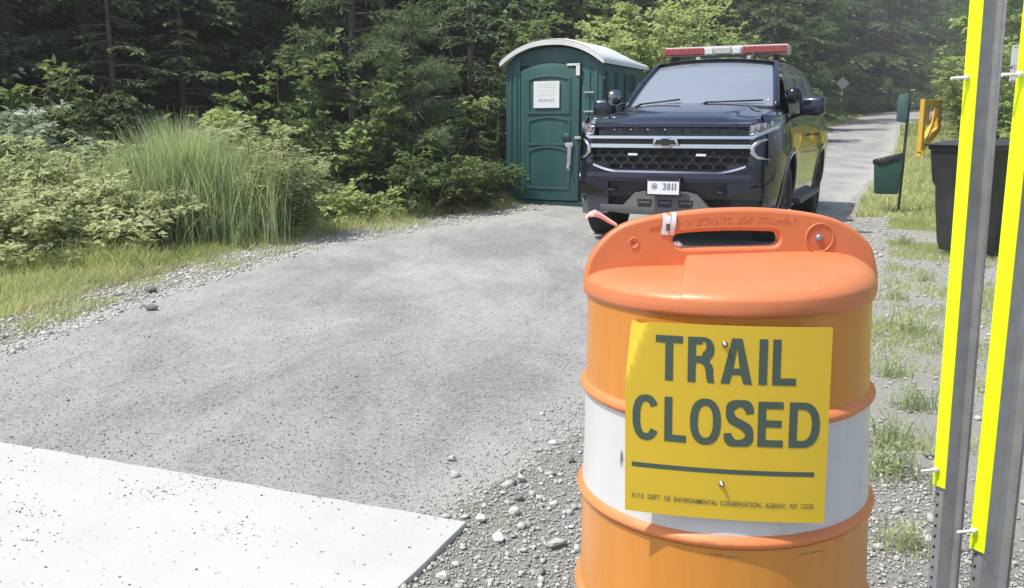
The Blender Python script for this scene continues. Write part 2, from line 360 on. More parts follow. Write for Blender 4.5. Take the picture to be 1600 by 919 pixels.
def stones(name, X, Y, size, m, dz=.0, flat=.6, tiny=False):
    n = len(X); BV, BF = (OCT, OCF) if tiny else (ICO, ICF); nv = len(BV); sc = size[:, None, None]*np.stack([rng.uniform(.6, 1.2, n), rng.uniform(.5, 1., n), rng.uniform(.35, .75, n)*flat/.6], 1)[:, None, :]
    V = BV[None]*rng.uniform(.6, 1.3, (n, nv, 1))*sc*.5
    a = rng.uniform(0, 6.28, n); ca, sa = np.cos(a)[:, None], np.sin(a)[:, None]
    x = V[..., 0]*ca-V[..., 1]*sa; y = V[..., 0]*sa+V[..., 1]*ca
    z = V[..., 2]+V[..., 0]*rng.uniform(-.25, .25, (n, 1))
    V = np.stack([x+X[:, None], y+Y[:, None], z+(HY(Y)+dz)[:, None]+.12*size[:, None]], -1)
    F = (BF[None]+nv*np.arange(n)[:, None, None]).reshape(-1, 3)
    return tag(mobj(name, fast(name, V, F), m), kind='stuff')
def pebble_mat(name, cols):
    m = bpy.data.materials.new(name); m.use_nodes = True; t = m.node_tree; b = t.nodes['Principled BSDF']; b.inputs['Roughness'].default_value = .9
    b.inputs['Specular IOR Level'].default_value = .2
    g = t.nodes.new('ShaderNodeNewGeometry'); r = t.nodes.new('ShaderNodeValToRGB'); e = r.color_ramp.elements
    e[0].position = 0; e[0].color = (*cols[0], 1); e[1].position = 1; e[1].color = (*cols[-1], 1)
    for i, c in enumerate(cols[1:-1]): k = e.new((i+1)/(len(cols)-1)); k.color = (*c, 1)
    t.links.new(g.outputs['Random Per Island'], r.inputs[0]); t.links.new(r.outputs[0], b.inputs['Base Color']); return m
M['pebbles'] = pebble_mat('pebbles', [(.24, .235, .22), (.36, .35, .33), (.42, .405, .37), (.45, .435, .40), (.38, .37, .35), (.43, .415, .385), (.58, .57, .54)])
M['pebbles_road'] = pebble_mat('pebbles_road', [(.12, .12, .125), (.24, .24, .245), (.34, .34, .345), (.5, .49, .48), (.40, .40, .405)])
M['pebbles_dark'] = pebble_mat('pebbles_dark', [(.16, .155, .15), (.3, .29, .28), (.24, .23, .21)])
def area(n, y0, y1, fa, fb, pw=1.5):
    Y = y0+(y1-y0)*rng.random(n)**pw; s = rng.random(n)
    A = np.array([fa(y) for y in Y]); B = np.array([fb(y) for y in Y]); return A+(B-A)*s, Y
X, Y = area(17000, 4, 13.5, lambda y: ip(SL, y)-.25, lambda y: ip(TL, y)+.2, 1.1)
k = np.sin(X*2.3+Y*1.1)+np.sin(Y*4.1)+rng.normal(0, .8, len(X)) > -1.5; X, Y = X[k], Y[k]
stones('gravel', X, Y, np.clip(rng.lognormal(-4.0, .42, len(X)), .01, .07), M['pebbles'], .004)
X, Y = area(11000, 1.6, 14, lambda y: ip(TR, y)-.15, lambda y: ip(SR, y)+.2, 1.5)
stones('gravel', X, Y, np.clip(rng.lognormal(-4.25, .5, len(X)), .008, .06), M['pebbles'], .006)
# dense coarse gravel between the slab corner and the drum
X, Y = rng.uniform(-.75, 1.4, 80000), 1.6+2.6*rng.random(80000)**1.4
k = (X > np.interp(Y, [a[0] for a in TR], [a[1] for a in TR])+.0-np.abs(rng.normal(0, .2, len(X)))+.05*np.sin(Y*9))
X, Y = X[k], Y[k]; stones('gravel', X, Y, np.clip(rng.lognormal(-4.95, .42, len(X)), .005, .022), M['pebbles'], .006, tiny=True)
k = (rng.random(len(X)) < .05) & (X > np.interp(Y, [a[0] for a in TR], [a[1] for a in TR])-.08+rng.normal(0, .05, len(X))); X, Y = X[k], Y[k]; stones('gravel', X, Y, np.clip(rng.lognormal(-4.2, .4, len(X)), .010, .04), M['pebbles'], .006)
X, Y = area(90000, 1.8, 12, lambda y: ip(TL, y), lambda y: ip(TR, y), 1.7)
stones('trail_grit', X, Y, np.clip(rng.lognormal(-5.15, .35, len(X)), .004, .022), M['pebbles_road'], .008, flat=.45, tiny=True)
# grit blown onto the slab
n = 3400; a, b_ = rng.random(n)**1.2*3.6, rng.random(n)**1.3*1.6
cl = rng.random(n) < .45; cc = rng.integers(0, 26, n); ca, cb = rng.uniform(.1, 2.6, 26), rng.uniform(.02, 1.3, 26)
a = np.where(cl, ca[cc]+rng.normal(0, .06, n), a); b_ = np.abs(np.where(cl, cb[cc]+rng.normal(0, .04, n), b_))
X = c0.x+d1.x*a+d2.x*b_; Y = c0.y+d1.y*a+d2.y*b_
k = (a > .03) & (b_ > .01)
stones('slab_grit', X[k], Y[k], np.clip(rng.lognormal(-5.2, .4, n), .003, .015)[k], M['pebbles_dark'], zs, tiny=True)

def stone(px, py, wpx, label, m='stone', cat='stone', sx=1.0):
    p = P(px, py, .012); t = (p-camo.location).length; s = wpx/1400*t
    b = bmesh.new(); bmesh.ops.create_icosphere(b, subdivisions=2, radius=.5)
    rr = random.Random(int(px*7+py))
    ax = [Vector((rr.uniform(-1, 1), rr.uniform(-1, 1), rr.uniform(-1, 1))).normalized() for _ in range(9)]; cut = [rr.uniform(.26, .42) for _ in ax]
    for v in b.verts:
        for q_, c_ in zip(ax, cut):
            d = v.co.dot(q_)
            if d > c_: v.co -= q_*(d-c_)
        v.co = Vector((v.co.x*s*1.25*sx, v.co.y*s, v.co.z*s*.85))
    me = bpy.data.meshes.new('stone'); b.to_mesh(me); b.free()
    o = mobj('stone', me, M[m]); o.location = (p.x, p.y, .012+s*.16); o.rotation_euler = (0, 0, rr.uniform(0, 3))
    return tag(o, label, cat, 'loose stones')
stone(707, 718, 13, 'small dark angular stone alone on the trail, the upper of a close pair')
stone(711, 743, 15, 'small flat grey stone on the trail just below a dark angular one')
stone(777, 844, 21, 'white rounded stone in the gravel right of the slab corner', 'stone_w')
stone(816, 750, 14, 'grey stone where the smooth trail turns to coarse gravel', 'stone')
stone(812, 779, 14, 'dark brown grey stone low in the coarse gravel edge', 'stone_d')
stone(892, 720, 12, 'flat stone with a shadow close to the left side of the drum', 'stone_d')
stone(692, 903, 20, 'white pebble at the bottom of the picture beside the slab edge', 'stone_w')
stone(868, 852, 22, 'long low grey stone in gravel near the drum foot', 'stone', sx=1.4)
stone(802, 801, 18, 'broad grey stone half sunk in the gravel above the white one', 'stone')
stone(750, 812, 15, 'pale chip of stone touching the slab corner', 'stone_w', sx=1.3)
stone(235, 456, 16, 'dark flat rock on the left gravel shoulder below the grass', 'stone_d', sx=1.3)
stone(238, 484, 14, 'second dark rock of the left shoulder, nearer to the trail', 'stone_d', sx=1.4)

# ------------------------------------------------------------------ vegetation generators (numpy)
def frames(D):
    D = D/np.linalg.norm(D, axis=1, keepdims=True)
    up = np.zeros_like(D); up[:, 2] = 1; up[np.abs(D[:, 2]) > .95] = (1, 0, 0)
    S_ = np.cross(D, up); S_ /= np.linalg.norm(S_, axis=1, keepdims=True); N_ = np.cross(S_, D); return D, S_, N_
def leaves(Pt, D, L, Wd, roll=.5, fold=.25, droop=.15):
    """one rhombic folded leaf at each point: base, left, tip, right"""
    n = len(Pt); D, S_, N_ = frames(D); a = rng.normal(0, roll, n)[:, None]; s = S_*np.cos(a)+N_*np.sin(a); nn = -S_*np.sin(a)+N_*np.cos(a)
    L = np.broadcast_to(L, n)[:, None]; Wd = np.broadcast_to(Wd, n)[:, None]
    m_ = Pt+D*L*.45
    return np.stack([Pt, m_-s*Wd*.5+nn*Wd*fold, Pt+D*L-nn*L*droop, m_+s*Wd*.5+nn*Wd*fold], 1)
def leafmesh(name, Q):
    n = len(Q); V = Q.reshape(-1, 3); b = 4*np.arange(n)[:, None]
    F = np.concatenate([b+np.array([[0, 1, 2]]), b+np.array([[0, 2, 3]])]); return fast(name, V, F)
def tube_np(paths, n=5):
    """paths: list of (points (k,3), radii (k))"""
    VV, FF, o = [], [], 0
    for p, r in paths:
        p = np.asarray(p, float); k = len(p); t = np.gradient(p, axis=0); t, s, u = frames(t+1e-9)
        a = np.linspace(0, 2*np.pi, n, endpoint=False)
        V = p[:, None]+(s[:, None]*np.cos(a)[None, :, None]+u[:, None]*np.sin(a)[None, :, None])*np.asarray(r)[:, None, None]
        VV.append(V.reshape(-1, 3)); j = np.arange(k-1)[:, None]*n; i = np.arange(n)[None]
        FF.append(np.stack([o+j+i, o+j+(i+1) % n, o+j+n+(i+1) % n, o+j+n+i], -1).reshape(-1, 4)); o += k*n
    return np.concatenate(VV), np.concatenate(FF)

def conifer(seed, H, Rad, z0=.3, dens=9, spray=.1, sw=.035, droop=.25, soft=False, mt='conifer', twigs=20):
    global rng; keep = rng; rng = np.random.default_rng(seed)
    paths = [(np.stack([np.array([math.sin(t*3+seed)*.05*H/8, math.cos(t*2+seed)*.05*H/8, t*H]) for t in np.linspace(0, 1, 9)]), np.linspace(.016*H+.02, .012, 9))]
    Pt, Dr, Ls = [], [], []
    nb = int((H-z0)*dens); zz = np.linspace(z0, H*.985, nb)+rng.normal(0, .06, nb); gap = rng.random(nb) > .1
    for z, g in zip(zz, gap):
        if not g: continue
        f = max(.02, (1-z/H)); L = Rad*min(1, f**.75*1.15)*rng.uniform(.55, 1.15); az = rng.uniform(0, 2*np.pi)
        d = np.array([math.cos(az), math.sin(az), 0]); side = np.array([-d[1], d[0], 0])
        t = np.linspace(0, 1, 6); up = rng.uniform(.0, .3)
        bp = np.array([0, 0, z])+d*(t[:, None]*L)+np.array([0, 0, 1.])*((up*t-droop*t**2*1.4)*L)[:, None]
        if L > .35: paths.append((bp, np.linspace(.012+.012*L, .004, 6)))
        nt_ = max(4, int(twigs*L)); ts = rng.uniform(.18, 1, nt_)
        for tt in ts:
            b0 = np.array([np.interp(tt, t, bp[:, k]) for k in range(3)]); sg = rng.choice([-1, 1])
            tl = (.1+.42*L*(1-tt)**.8)*rng.uniform(.6, 1.15)
            td = d*rng.uniform(.5, .9)+side*sg*rng.uniform(.5, 1.)+np.array([0, 0, rng.uniform(-.35, .12)]); td /= np.linalg.norm(td)
            k = max(3, int(tl/spray*(3.2 if not soft else 5.0))); s = (np.arange(k)+rng.random(k))/k
            pts = b0+td*(s*tl)[:, None]+np.array([0, 0, -1.])*(s**2*tl*.25)[:, None]
            if soft:
                dd = td+rng.normal(0, .75, (k, 3))
            else:
                sd = np.cross(td, [0, 0, 1.]); dd = td*.8+sd*(rng.choice([-1, 1], k)*rng.uniform(.3, .9, k))[:, None]+np.stack([np.zeros(k)]*2+[rng.uniform(-.35, .15, k)], 1)
            Pt.append(pts); Dr.append(dd); Ls.append(rng.uniform(.7, 1.2, k)*spray)
    Pt, Dr, Ls = np.concatenate(Pt), np.concatenate(Dr), np.concatenate(Ls)
    Q = leaves(Pt, Dr, Ls, Ls*(sw/spray), roll=.5 if not soft else 1.5, fold=.1, droop=.12)
    cm = leafmesh('crown', Q); cm.materials.append(M[mt]); tv, tf = tube_np(paths, 6); tm = fast('trunk', tv, tf, True); tm.materials.append(M['bark'])
    rng = keep; return cm, tm

def bush(seed, H, Rad, stems=9, leaf=.08, lw=.045, per=70, twig=6, lean=.5, mt='broad', base=.25, sag=.25, hang=.2, bare=.15):
    """shrub or leafy young tree: stems > twigs > leaves"""
    global rng; keep = rng; rng = np.random.default_rng(seed); paths, Pt, Dr = [], [], []
    for s_ in range(stems):
        az = rng.uniform(0, 6.28); r0 = rng.uniform(0, base)*Rad; hh = H*rng.uniform(.6, 1.0); out = Rad*rng.uniform(.25, 1.)*(1-r0/Rad*.5)
        d = np.array([math.cos(az), math.sin(az), 0.]); t = np.linspace(0, 1, 7); w = rng.normal(0, .03*H, 3)
        sp = d*(r0+out*t**1.4)[:, None]+np.array([0, 0, 1.])*(hh*(t-sag*.4*t**3))[:, None]+w*np.sin(t*3)[:, None]
        paths.append((sp, np.linspace(.006+.006*H, .003, 7)))
        nt_ = int(twig*H)+3
        for tt in rng.uniform(bare, 1, nt_):
            b0 = np.array([np.interp(tt, t, sp[:, k]) for k in range(3)]); a2 = rng.uniform(0, 6.28); tl = (.12+.42*Rad*(1-tt*.55))*rng.uniform(.5, 1.1)
            td = np.array([math.cos(a2), math.sin(a2), rng.uniform(.0, .8)]); td /= np.linalg.norm(td); q_ = np.linspace(0, 1, 4)
            tp = b0+td*(q_*tl)[:, None]+np.array([0, 0, -1.])*(q_**2*tl*hang)[:, None]; paths.append((tp, np.linspace(.004, .0015, 4)))
            k = max(4, int(per*tl)); s = rng.uniform(.1, 1.05, k); pp = b0+td*(s*tl)[:, None]+np.array([0, 0, -1.])*(s**2*tl*hang)[:, None]
            sd = np.cross(td, [0, 0, 1.]); dd = td*.6+sd*(rng.choice([-1, 1], k)*rng.uniform(.4, 1, k))[:, None]+rng.normal(0, .25, (k, 3))-np.array([0, 0, .15])
            Pt.append(pp+rng.normal(0, .012, (k, 3))); Dr.append(dd)
    Pt, Dr = np.concatenate(Pt), np.concatenate(Dr); n = len(Pt); Ls = leaf*rng.uniform(.6, 1.2, n)
    cm = leafmesh('foliage', leaves(Pt, Dr, Ls, Ls*lw/leaf, roll=.45)); cm.materials.append(M[mt])
    tv, tf = tube_np(paths, 5); tm = fast('stems', tv, tf, True); tm.materials.append(M['stem'])
    rng = keep; return cm, tm

def blades(X, Y, Z, H, Wd, lean, seg=3, bias=None):
    n = len(X); az = rng.uniform(0, 6.28, n); wd = np.stack([np.cos(az), np.sin(az)], 1)
    la = rng.uniform(0, 6.28, n); ld = np.stack([np.cos(la), np.sin(la)], 1)*(lean*rng.uniform(.2, 1.3, n))[:, None]
    if bias is not None: ld = ld+np.asarray(bias)
    out = []
    for i in range(seg+1):
        t = i/seg; c = np.stack([X+ld[:, 0]*H*t**2, Y+ld[:, 1]*H*t**2, Z+H*(t-.25*t**2*np.clip(np.hypot(ld[:, 0], ld[:, 1]), 0, 1.5))], 1)
        w = (Wd*(1-t**1.5)+.0008)[:, None]*.5
        out.append(c-np.concatenate([wd*w, np.zeros((n, 1))], 1)); out.append(c+np.concatenate([wd*w, np.zeros((n, 1))], 1))
    V = np.stack(out, 1); k = 2*(seg+1); b = k*np.arange(n)[:, None]
    F = np.concatenate([b+np.array([[2*i, 2*i+1, 2*i+3, 2*i+2]]) for i in range(seg)]); return V.reshape(-1, 3), F

# ------------------------------------------------------------------ trees
TYPES = {}
TYPES['hemlock'] = [conifer(11, 8.5, 2.3, .25, 10, .13, .055, twigs=22), conifer(12, 9.5, 2.6, .15, 9, .14, .06, twigs=20), conifer(13, 7.5, 2.1, .2, 11, .13, .055, twigs=22)]
TYPES['young'] = [conifer(21, 3.6, 1.15, .15, 16, .085, .04), conifer(22, 4.4, 1.4, .2, 14, .085, .04)]
TYPES['pine'] = [conifer(31, 8, 2.3, .8, 7, .15, .022, droop=.05, soft=True, mt='pine', twigs=22), conifer(32, 5, 1.9, .2, 15, .13, .018, droop=.0, soft=True, mt='pine', twigs=30)]
TYPES['maple'] = [bush(41, 4.2, 1.5, 10, .11, .09, 26, 6, mt='broad', bare=.05), bush(42, 3.0, 1.3, 9, .1, .08, 30, 8, mt='broad', bare=.05)]
TYPES['brightmaple'] = [bush(43, 6.0, 2.3, 17, .15, .12, 22, 6, mt='bright', bare=.05), bush(44, 4.5, 2.0, 14, .14, .11, 24, 7, mt='bright', bare=.05)]
def plant(kind, var, x, y, label, cat='tree', group=None, sc=1., name=None, rz=None, z=None, sz=None, parts=('trunk', 'crown')):
    cm, tm = TYPES[kind][var % len(TYPES[kind])]
    root = bpy.data.objects.new(name or cat, None); link(root); root.empty_display_size = .2
    root.location = (x, y, hy(y)-.02 if z is None else z); root.rotation_euler = (0, 0, R.uniform(0, 6.28) if rz is None else rz); root.scale = (sc, sc, sc if sz is None else sz)
    link(bpy.data.objects.new(parts[0], tm), root); link(bpy.data.objects.new(parts[1], cm), root)
    return tag(root, label, cat, group)
# ------------------------------------------------------------------ planting
TYPES['weed'] = [bush(51, .95, .75, 28, .07, .024, 70, 12, mt='weed', base=.8, bare=.0, hang=.35), bush(52, .8, .7, 26, .075, .034, 60, 11, mt='weed', base=.8, bare=.0, hang=.35),
                 bush(53, .6, .6, 22, .07, .036, 60, 13, mt='weed', base=.8, bare=.0, hang=.3)]
TYPES['goldenrod'] = [bush(62, 1.0, .55, 34, .075, .016, 90, 12, mt='weed', base=.95, bare=.05, hang=.1), bush(63, 1.15, .6, 30, .085, .02, 80, 11, mt='tallgrass', base=.95, bare=.05, hang=.1)]
TYPES['willow'] = [bush(54, 1.35, .6, 26, .085, .018, 80, 12, mt='weed', base=.7, bare=.05, hang=.15)]
TYPES['bramble'] = [bush(55, .8, .9, 14, .11, .075, 30, 9, mt='bright', base=.5, bare=.0, hang=.35), bush(56, .6, .7, 12, .1, .07, 34, 10, mt='bright', base=.6, bare=.0, hang=.3)]
TYPES['darkbush'] = [bush(57, 1.15, 1.0, 22, .085, .045, 60, 10, mt='broad', base=.8, bare=.0, hang=.3), bush(58, .9, .9, 20, .08, .045, 60, 10, mt='broad', base=.8, bare=.0, hang=.35)]
TYPES['pale'] = [bush(59, 1.75, 1.15, 12, .12, .05, 42, 7, mt='paleleaf', base=.1, bare=.45, hang=.45)]
TYPES['sapling'] = [bush(60, 2.6, .8, 5, .11, .085, 30, 9, mt='broad', base=.2, bare=.1, hang=.1), bush(61, 1.7, .9, 5, .1, .065, 40, 7, mt='bright', base=.1, bare=.45, hang=.15)]
def at(px, D): return (px-800)/1400*D*1.0, D
def tp(kind, var, px, D, label, cat='tree', sc=1., name=None, **k):
    x, y = at(px, D); parts = ('trunk', 'crown') if cat == 'tree' else ('stems', 'foliage')
    return plant(kind, var, x, y, label, cat, k.get('group'), sc, name, k.get('rz'), sz=k.get('sz'), parts=parts)

# front of the wood, left to right: each can be told by its place and habit
tp('hemlock', 0, 40, 13.0, 'dark hemlock with flat drooping sprays at the left end of the wood', name='hemlock_tree')
tp('hemlock', 1, 150, 13.6, 'dark hemlock standing behind the pale leaved branch at far left', name='hemlock_tree')
tp('young', 1, 190, 12.0, 'young hemlock with long side boughs above the left weeds', name='hemlock_tree', sc=.8)
tp('hemlock', 2, 300, 16.0, 'shadowy hemlock set back behind the tall grass clump', name='hemlock_tree')
tp('pine', 1, 560, 13.6, 'soft needled white pine in the middle of the wood edge', name='pine_tree', sc=1.0)
tp('pine', 0, 470, 16.0, 'taller dark pine behind the soft needled pine', name='pine_tree')
tp('hemlock', 1, 400, 15.0, 'slim dark hemlock behind the maple sapling over the willow shrub', name='hemlock_tree')
tp('pine', 1, 650, 12.9, 'low spreading pine with sunlit bough tips right of the sapling', name='pine_tree', sc=.62)
tp('young', 0, 735, 14.8, 'young hemlock left of the portable toilet', name='hemlock_tree', sc=1.05)
tp('hemlock', 0, 690, 17.5, 'dark hemlock rising left of the portable toilet roof', name='hemlock_tree')
tp('young', 1, 800, 17.5, 'bushy hemlock directly behind the left side of the toilet', name='hemlock_tree')
tp('maple', 0, 770, 16.0, 'thin dark maple squeezed in just left of the toilet', name='maple_tree')
tp('brightmaple', 1, 905, 20.0, 'sunlit maple showing above the toilet roof', name='maple_tree', sc=.95)
tp('brightmaple', 0, 990, 22.0, 'sunlit maple between the toilet and the light bar', name='maple_tree', sc=.85)
tp('brightmaple', 1, 1110, 24.5, 'bright yellow green maple rising behind the red light bar', name='maple_tree', sc=.92)
tp('brightmaple', 0, 1045, 25.5, 'large bright maple behind the left end of the light bar', name='maple_tree', sc=.95)
tp('young', 1, 1200, 31, 'light green hemlock just right of the light bar', name='hemlock_tree', sc=1.55)
tp('pine', 0, 1255, 40, 'pine left of the far bend beyond the parked patrol vehicle', name='pine_tree', sc=1.05)
tp('hemlock', 2, 1170, 38, 'tall hemlock behind the bright maple over the light bar', name='hemlock_tree', sc=1.3)
tp('pine', 0, 1535, 31, 'pale sunlit pine on the right of the trail beyond the yellow gate', name='pine_tree', sc=1.05)
tp('brightmaple', 0, 1520, 24, 'leafy maple low behind the trash cart on the right', name='maple_tree', sc=.62)
tp('pine', 1, 1560, 40, 'second pale pine on the right, farther up the trail', name='pine_tree', sc=2.0)
tp('brightmaple', 1, 1640, 21, 'maple at the right margin behind the white notice sign', name='maple_tree', sc=1.2)
tp('young', 0, 1600, 27, 'small hemlock behind the white notice sign', name='hemlock_tree', sc=1.4)
tp('pine', 1, 1510, 52, 'pine at the far right bend of the trail', name='pine_tree', sc=2.2)
tp('young', 0, 545, 14.6, 'young hemlock filling the gap between two saplings', name='hemlock_tree', sc=1.1)
tp('young', 1, 300, 13.2, 'young hemlock behind the yellow green side branch', name='hemlock_tree', sc=.85)
# saplings and shrubs on the left bank
tp('sapling', 0, 432, 11.4, 'tall maple sapling with dark leaves above the willow shrub', 'sapling', name='sapling', sc=1.02)
tp('sapling', 0, 590, 12.2, 'maple sapling with sunlit leaf tips in front of the pine', 'sapling', name='sapling', sc=.98)
tp('sapling', 1, 335, 10.9, 'sapling with yellow green side branch behind the tall grass', 'sapling', name='sapling', sc=.98)
tp('sapling', 1, 690, 13.2, 'thin sapling with few leaves between pine and toilet', 'sapling', name='sapling', sc=1.15)
tp('sapling', 1, 500, 11.6, 'spindly sapling standing over the bramble', 'sapling', name='sapling', sc=.9)
tp('pale', 0, 15, 9.4, 'shrub with pale silvery leaves arching in at the left margin', 'shrub', name='shrub', sc=.92)
tp('weed', 0, -10, 7.9, 'leafy weed clump cut by the left margin', 'plant', name='weed_clump', sc=1.12)
tp('weed', 1, 70, 8.1, 'broad leaved bright weed clump second from the left margin', 'plant', name='weed_clump', sc=1.05)
tp('weed', 0, 150, 8.5, 'weed clump below the pale leaved shrub', 'plant', name='weed_clump', sc=.98)
tp('weed', 1, 215, 8.6, 'weed clump at the left foot of the tall grass', 'plant', name='weed_clump', sc=.85)
tp('weed', 2, 120, 7.7, 'low weed clump nearest to the mown verge on the left', 'plant', name='weed_clump', sc=1.1)
tp('weed', 2, 30, 7.3, 'low weed clump in front at the left margin', 'plant', name='weed_clump', sc=1.1)
for px_, D_, v_, s_, lb_ in [(-30, 8.6, 1, 1.0, 'upright narrow leaved weeds at the extreme left'), (45, 8.7, 0, 1.0, 'upright yellow green weeds behind the broad leaved clump at left'), (110, 8.9, 1, .95, 'upright greyish weeds right below the pale shrub'),
    (170, 9.0, 0, .98, 'upright bright weeds at the left flank of the tall grass'), (235, 8.45, 0, .7, 'shorter upright bright weeds overlapping the left half of the tall grass'), (410, 9.5, 1, .8, 'upright weeds closing the right flank of the tall grass')]:
    tp('goldenrod', v_, px_, D_, lb_, 'plant', name='weed_clump', sc=s_)
tp('willow', 0, 405, 9.35, 'light green narrow leaved shrub at the right of the tall grass', 'shrub', name='shrub', sc=.98)
tp('willow', 0, 350, 10.1, 'narrow leaved shrub mixed into the back of the tall grass', 'shrub', name='shrub', sc=.85, rz=2)
tp('bramble', 0, 480, 10.9, 'bright broad leaved bramble on the bank right of the tall grass', 'shrub', name='bramble', sc=.9)
tp('bramble', 1, 545, 11.3, 'smaller bright bramble in front of the dark shrub', 'shrub', name='bramble', sc=1.0)
tp('darkbush', 0, 620, 12.1, 'dark green shrub mound below the low pine', 'shrub', name='shrub', sc=.95)
tp('darkbush', 1, 690, 12.7, 'dark green shrub mound nearer to the toilet', 'shrub', name='shrub', sc=1.0)
tp('darkbush', 1, 755, 13.6, 'small dark shrub touching the left wall of the toilet', 'shrub', name='shrub', sc=.75)
tp('darkbush', 0, 540, 12.6, 'dark shrub behind the bramble', 'shrub', name='shrub', sc=.85)

# the wood behind: nothing in the photo tells these apart
FL = [(4, -8.6), (8, -8.3), (10, -7.4), (12, -5.6), (14, -3.6), (16, -1.4), (20, 1.6), (30, 7.0), (45, 13.2), (60, 20.5), (75, 29), (92, 42), (110, 60)]
pts = []
def scatter(n, f, dmin):
    for _ in range(n):
        x, y = f()
        if all((x-a)**2+(y-b)**2 > dmin**2 for a, b in pts): pts.append((x, y)); yield x, y
def back():
    y = R.uniform(8, 40); return ip(FL, y)-2.6-R.uniform(0, 1)**1.2*15, y
for x, y in scatter(1400, back, 1.75):
    if x < -.62*y-3: continue
    k, v = R.choice([('hemlock', 0), ('hemlock', 1), ('hemlock', 2), ('hemlock', 1), ('pine', 0)])
    plant(k, v, x, y, 'dark conifer crowded deep in the wood left of the trail', 'tree', 'conifers deep in the wood', R.uniform(.95, 1.35), 'conifer_tree')
pts = []
def far():
    y = R.uniform(40, 112); return ip(FL, y)-1.5-R.uniform(0, 1)*16, y
for x, y in scatter(500, far, 3.4):
    k, v = R.choice([('hemlock', 0), ('hemlock', 1), ('hemlock', 2), ('pine', 0)])
    plant(k, v, x, y, 'tall dark conifer of the distant wood left of the trail', 'tree', 'conifers of the distant wood', R.uniform(1.7, 2.4), 'conifer_tree')
pts = []
for x, y in scatter(400, lambda: (R.uniform(30, 120), R.uniform(108, 150)), 4.2):
    if x < y*.25: continue
    k, v = R.choice([('hemlock', 0), ('hemlock', 1), ('pine', 0)])
    plant(k, v, x, y, 'tall conifer closing the view where the trail bends away', 'tree', 'conifers beyond the bend', R.uniform(2.2, 3), 'conifer_tree')
pts = []
def rt():
    y = R.uniform(24, 84); return ip(TR, y)+5+R.uniform(0, 1)*14, y
for x, y in scatter(300, rt, 3.2):
    if x < .535*y+1.2: continue
    k, v = R.choice([('pine', 0), ('brightmaple', 0), ('pine', 0), ('hemlock', 2)])
    plant(k, v, x, y, 'tree in the sunlit wood on the right of the trail', 'tree', 'trees of the right hand wood', R.uniform(1.2, 1.7), 'woodland_tree')
pts = []
def under():
    y = R.uniform(9, 34); return ip(FL, y)-.6-R.uniform(0, 1)*2.5, y
for x, y in scatter(260, under, .95):
    if x < -.62*y-1: continue
    plant('darkbush', R.randrange(2), x, y, 'leafy undergrowth bush in the shade of the wood edge', 'shrub', 'undergrowth of the wood edge', R.uniform(.9, 1.9), 'undergrowth_bush', parts=('stems', 'foliage'))
for x, y in scatter(160, lambda: (lambda y: (ip(FL, y)-R.uniform(-.4, 1.5), y))(R.uniform(34, 100)), 1.8):
    plant('darkbush', R.randrange(2), x, y, 'bush along the far edge of the wood', 'shrub', 'bushes of the far wood edge', R.uniform(1.2, 2.2), 'undergrowth_bush', parts=('stems', 'foliage'))
pts = []
for x, y in scatter(200, lambda: (lambda y: (max(ip(TR, y)+4, .5*y)+R.uniform(0, 5), y))(R.uniform(22, 60)), 1.7):
    plant('bramble', R.randrange(2), x, y, 'light green bush on the right verge beyond the trash cart', 'shrub', 'bushes on the right verge', R.uniform(1.1, 2.3), 'verge_bush', parts=('stems', 'foliage'))

# tall grass clump: one plant of many blades
n = 3800; a = rng.uniform(0, 6.28, n); r = np.abs(rng.normal(0, .52, n))
X = -3.25+1.0*r*np.cos(a); Y = 8.85+.5*r*np.sin(a)+.18*(X+3.3); X = np.minimum(X, -2.35+rng.normal(0, .08, n))
V, F = blades(X, Y, np.zeros(n)-.01, rng.uniform(.6, 1.0, n)*(1.45-.40*np.clip(r, 0, 1.6)), rng.uniform(.007, .014, n), .34, 6, bias=(-.02, -.05))
tag(mobj('grass_clump', fast('grass_clump', V, F), M['tallgrass']), 'tall clump of long arching grass blades on the left bank', 'grass')
n = 420; X = np.minimum(rng.normal(-3.5, .6, n), -2.6); Y = rng.normal(8.4, .13, n)+.2*(X+3.3)
V, F = blades(X, Y, np.zeros(n), rng.uniform(.35, .75, n), rng.uniform(.006, .012, n), .6, 5)
tag(mobj('grass_clump', fast('grass_clump', V, F), M['tallgrass']), 'shorter loose grass tuft in front of the tall clump, towards the weeds', 'grass')

# mown verge and verges farther on
def turf(n, y0, y1, fa, fb, h, w, pw=1.3, m='turf', lean=.7, name='verge_grass', clump=None, seg=2):
    X, Y = area(n, y0, y1, fa, fb, pw)
    nz = np.sin(X*3.1+Y*1.7)+np.sin(X*1.3-Y*2.9+1)+np.sin(X*7+Y*5)*.6+rng.normal(0, .5, n)
    if clump is not None: k = nz > clump; X, Y, nz = X[k], Y[k], nz[k]
    H = h*(1+.22*nz)*rng.uniform(.5, 1.3, len(X)); V, F = blades(X, Y, HY(Y)-.005, np.clip(H, .015, 9), np.full(len(X), w), lean, seg)
    return tag(mobj(name, fast(name, V, F), M[m]), kind='stuff')
turf(70000, 3.6, 14, lambda y: max(ip(FL, y)-.5, -.6*y-1.5), lambda y: ip(SL, y)+.03, .09, .007)
turf(16000, 7, 14, lambda y: ip(SL, y)-1.6, lambda y: ip(SL, y)-.1, .17, .007)
turf(16000, 4, 13.5, lambda y: ip(SL, y)-.55, lambda y: ip(SL, y)+.1, .07, .006, m='drygrass', clump=-.3)
turf(14000, 6, 12, lambda y: ip(TR, y)+1.2, lambda y: ip(SR, y)+1.5, .06, .006, m='drygrass', clump=.1)
turf(9000, 4, 13, lambda y: ip(SL, y)-.1, lambda y: ip(SL, y)+.45, .05, .006, clump=.2)
turf(26000, 14, 62, lambda y: ip(FL, y)-.5, lambda y: ip(SL, y)+.2, .16, .03, pw=1.2)
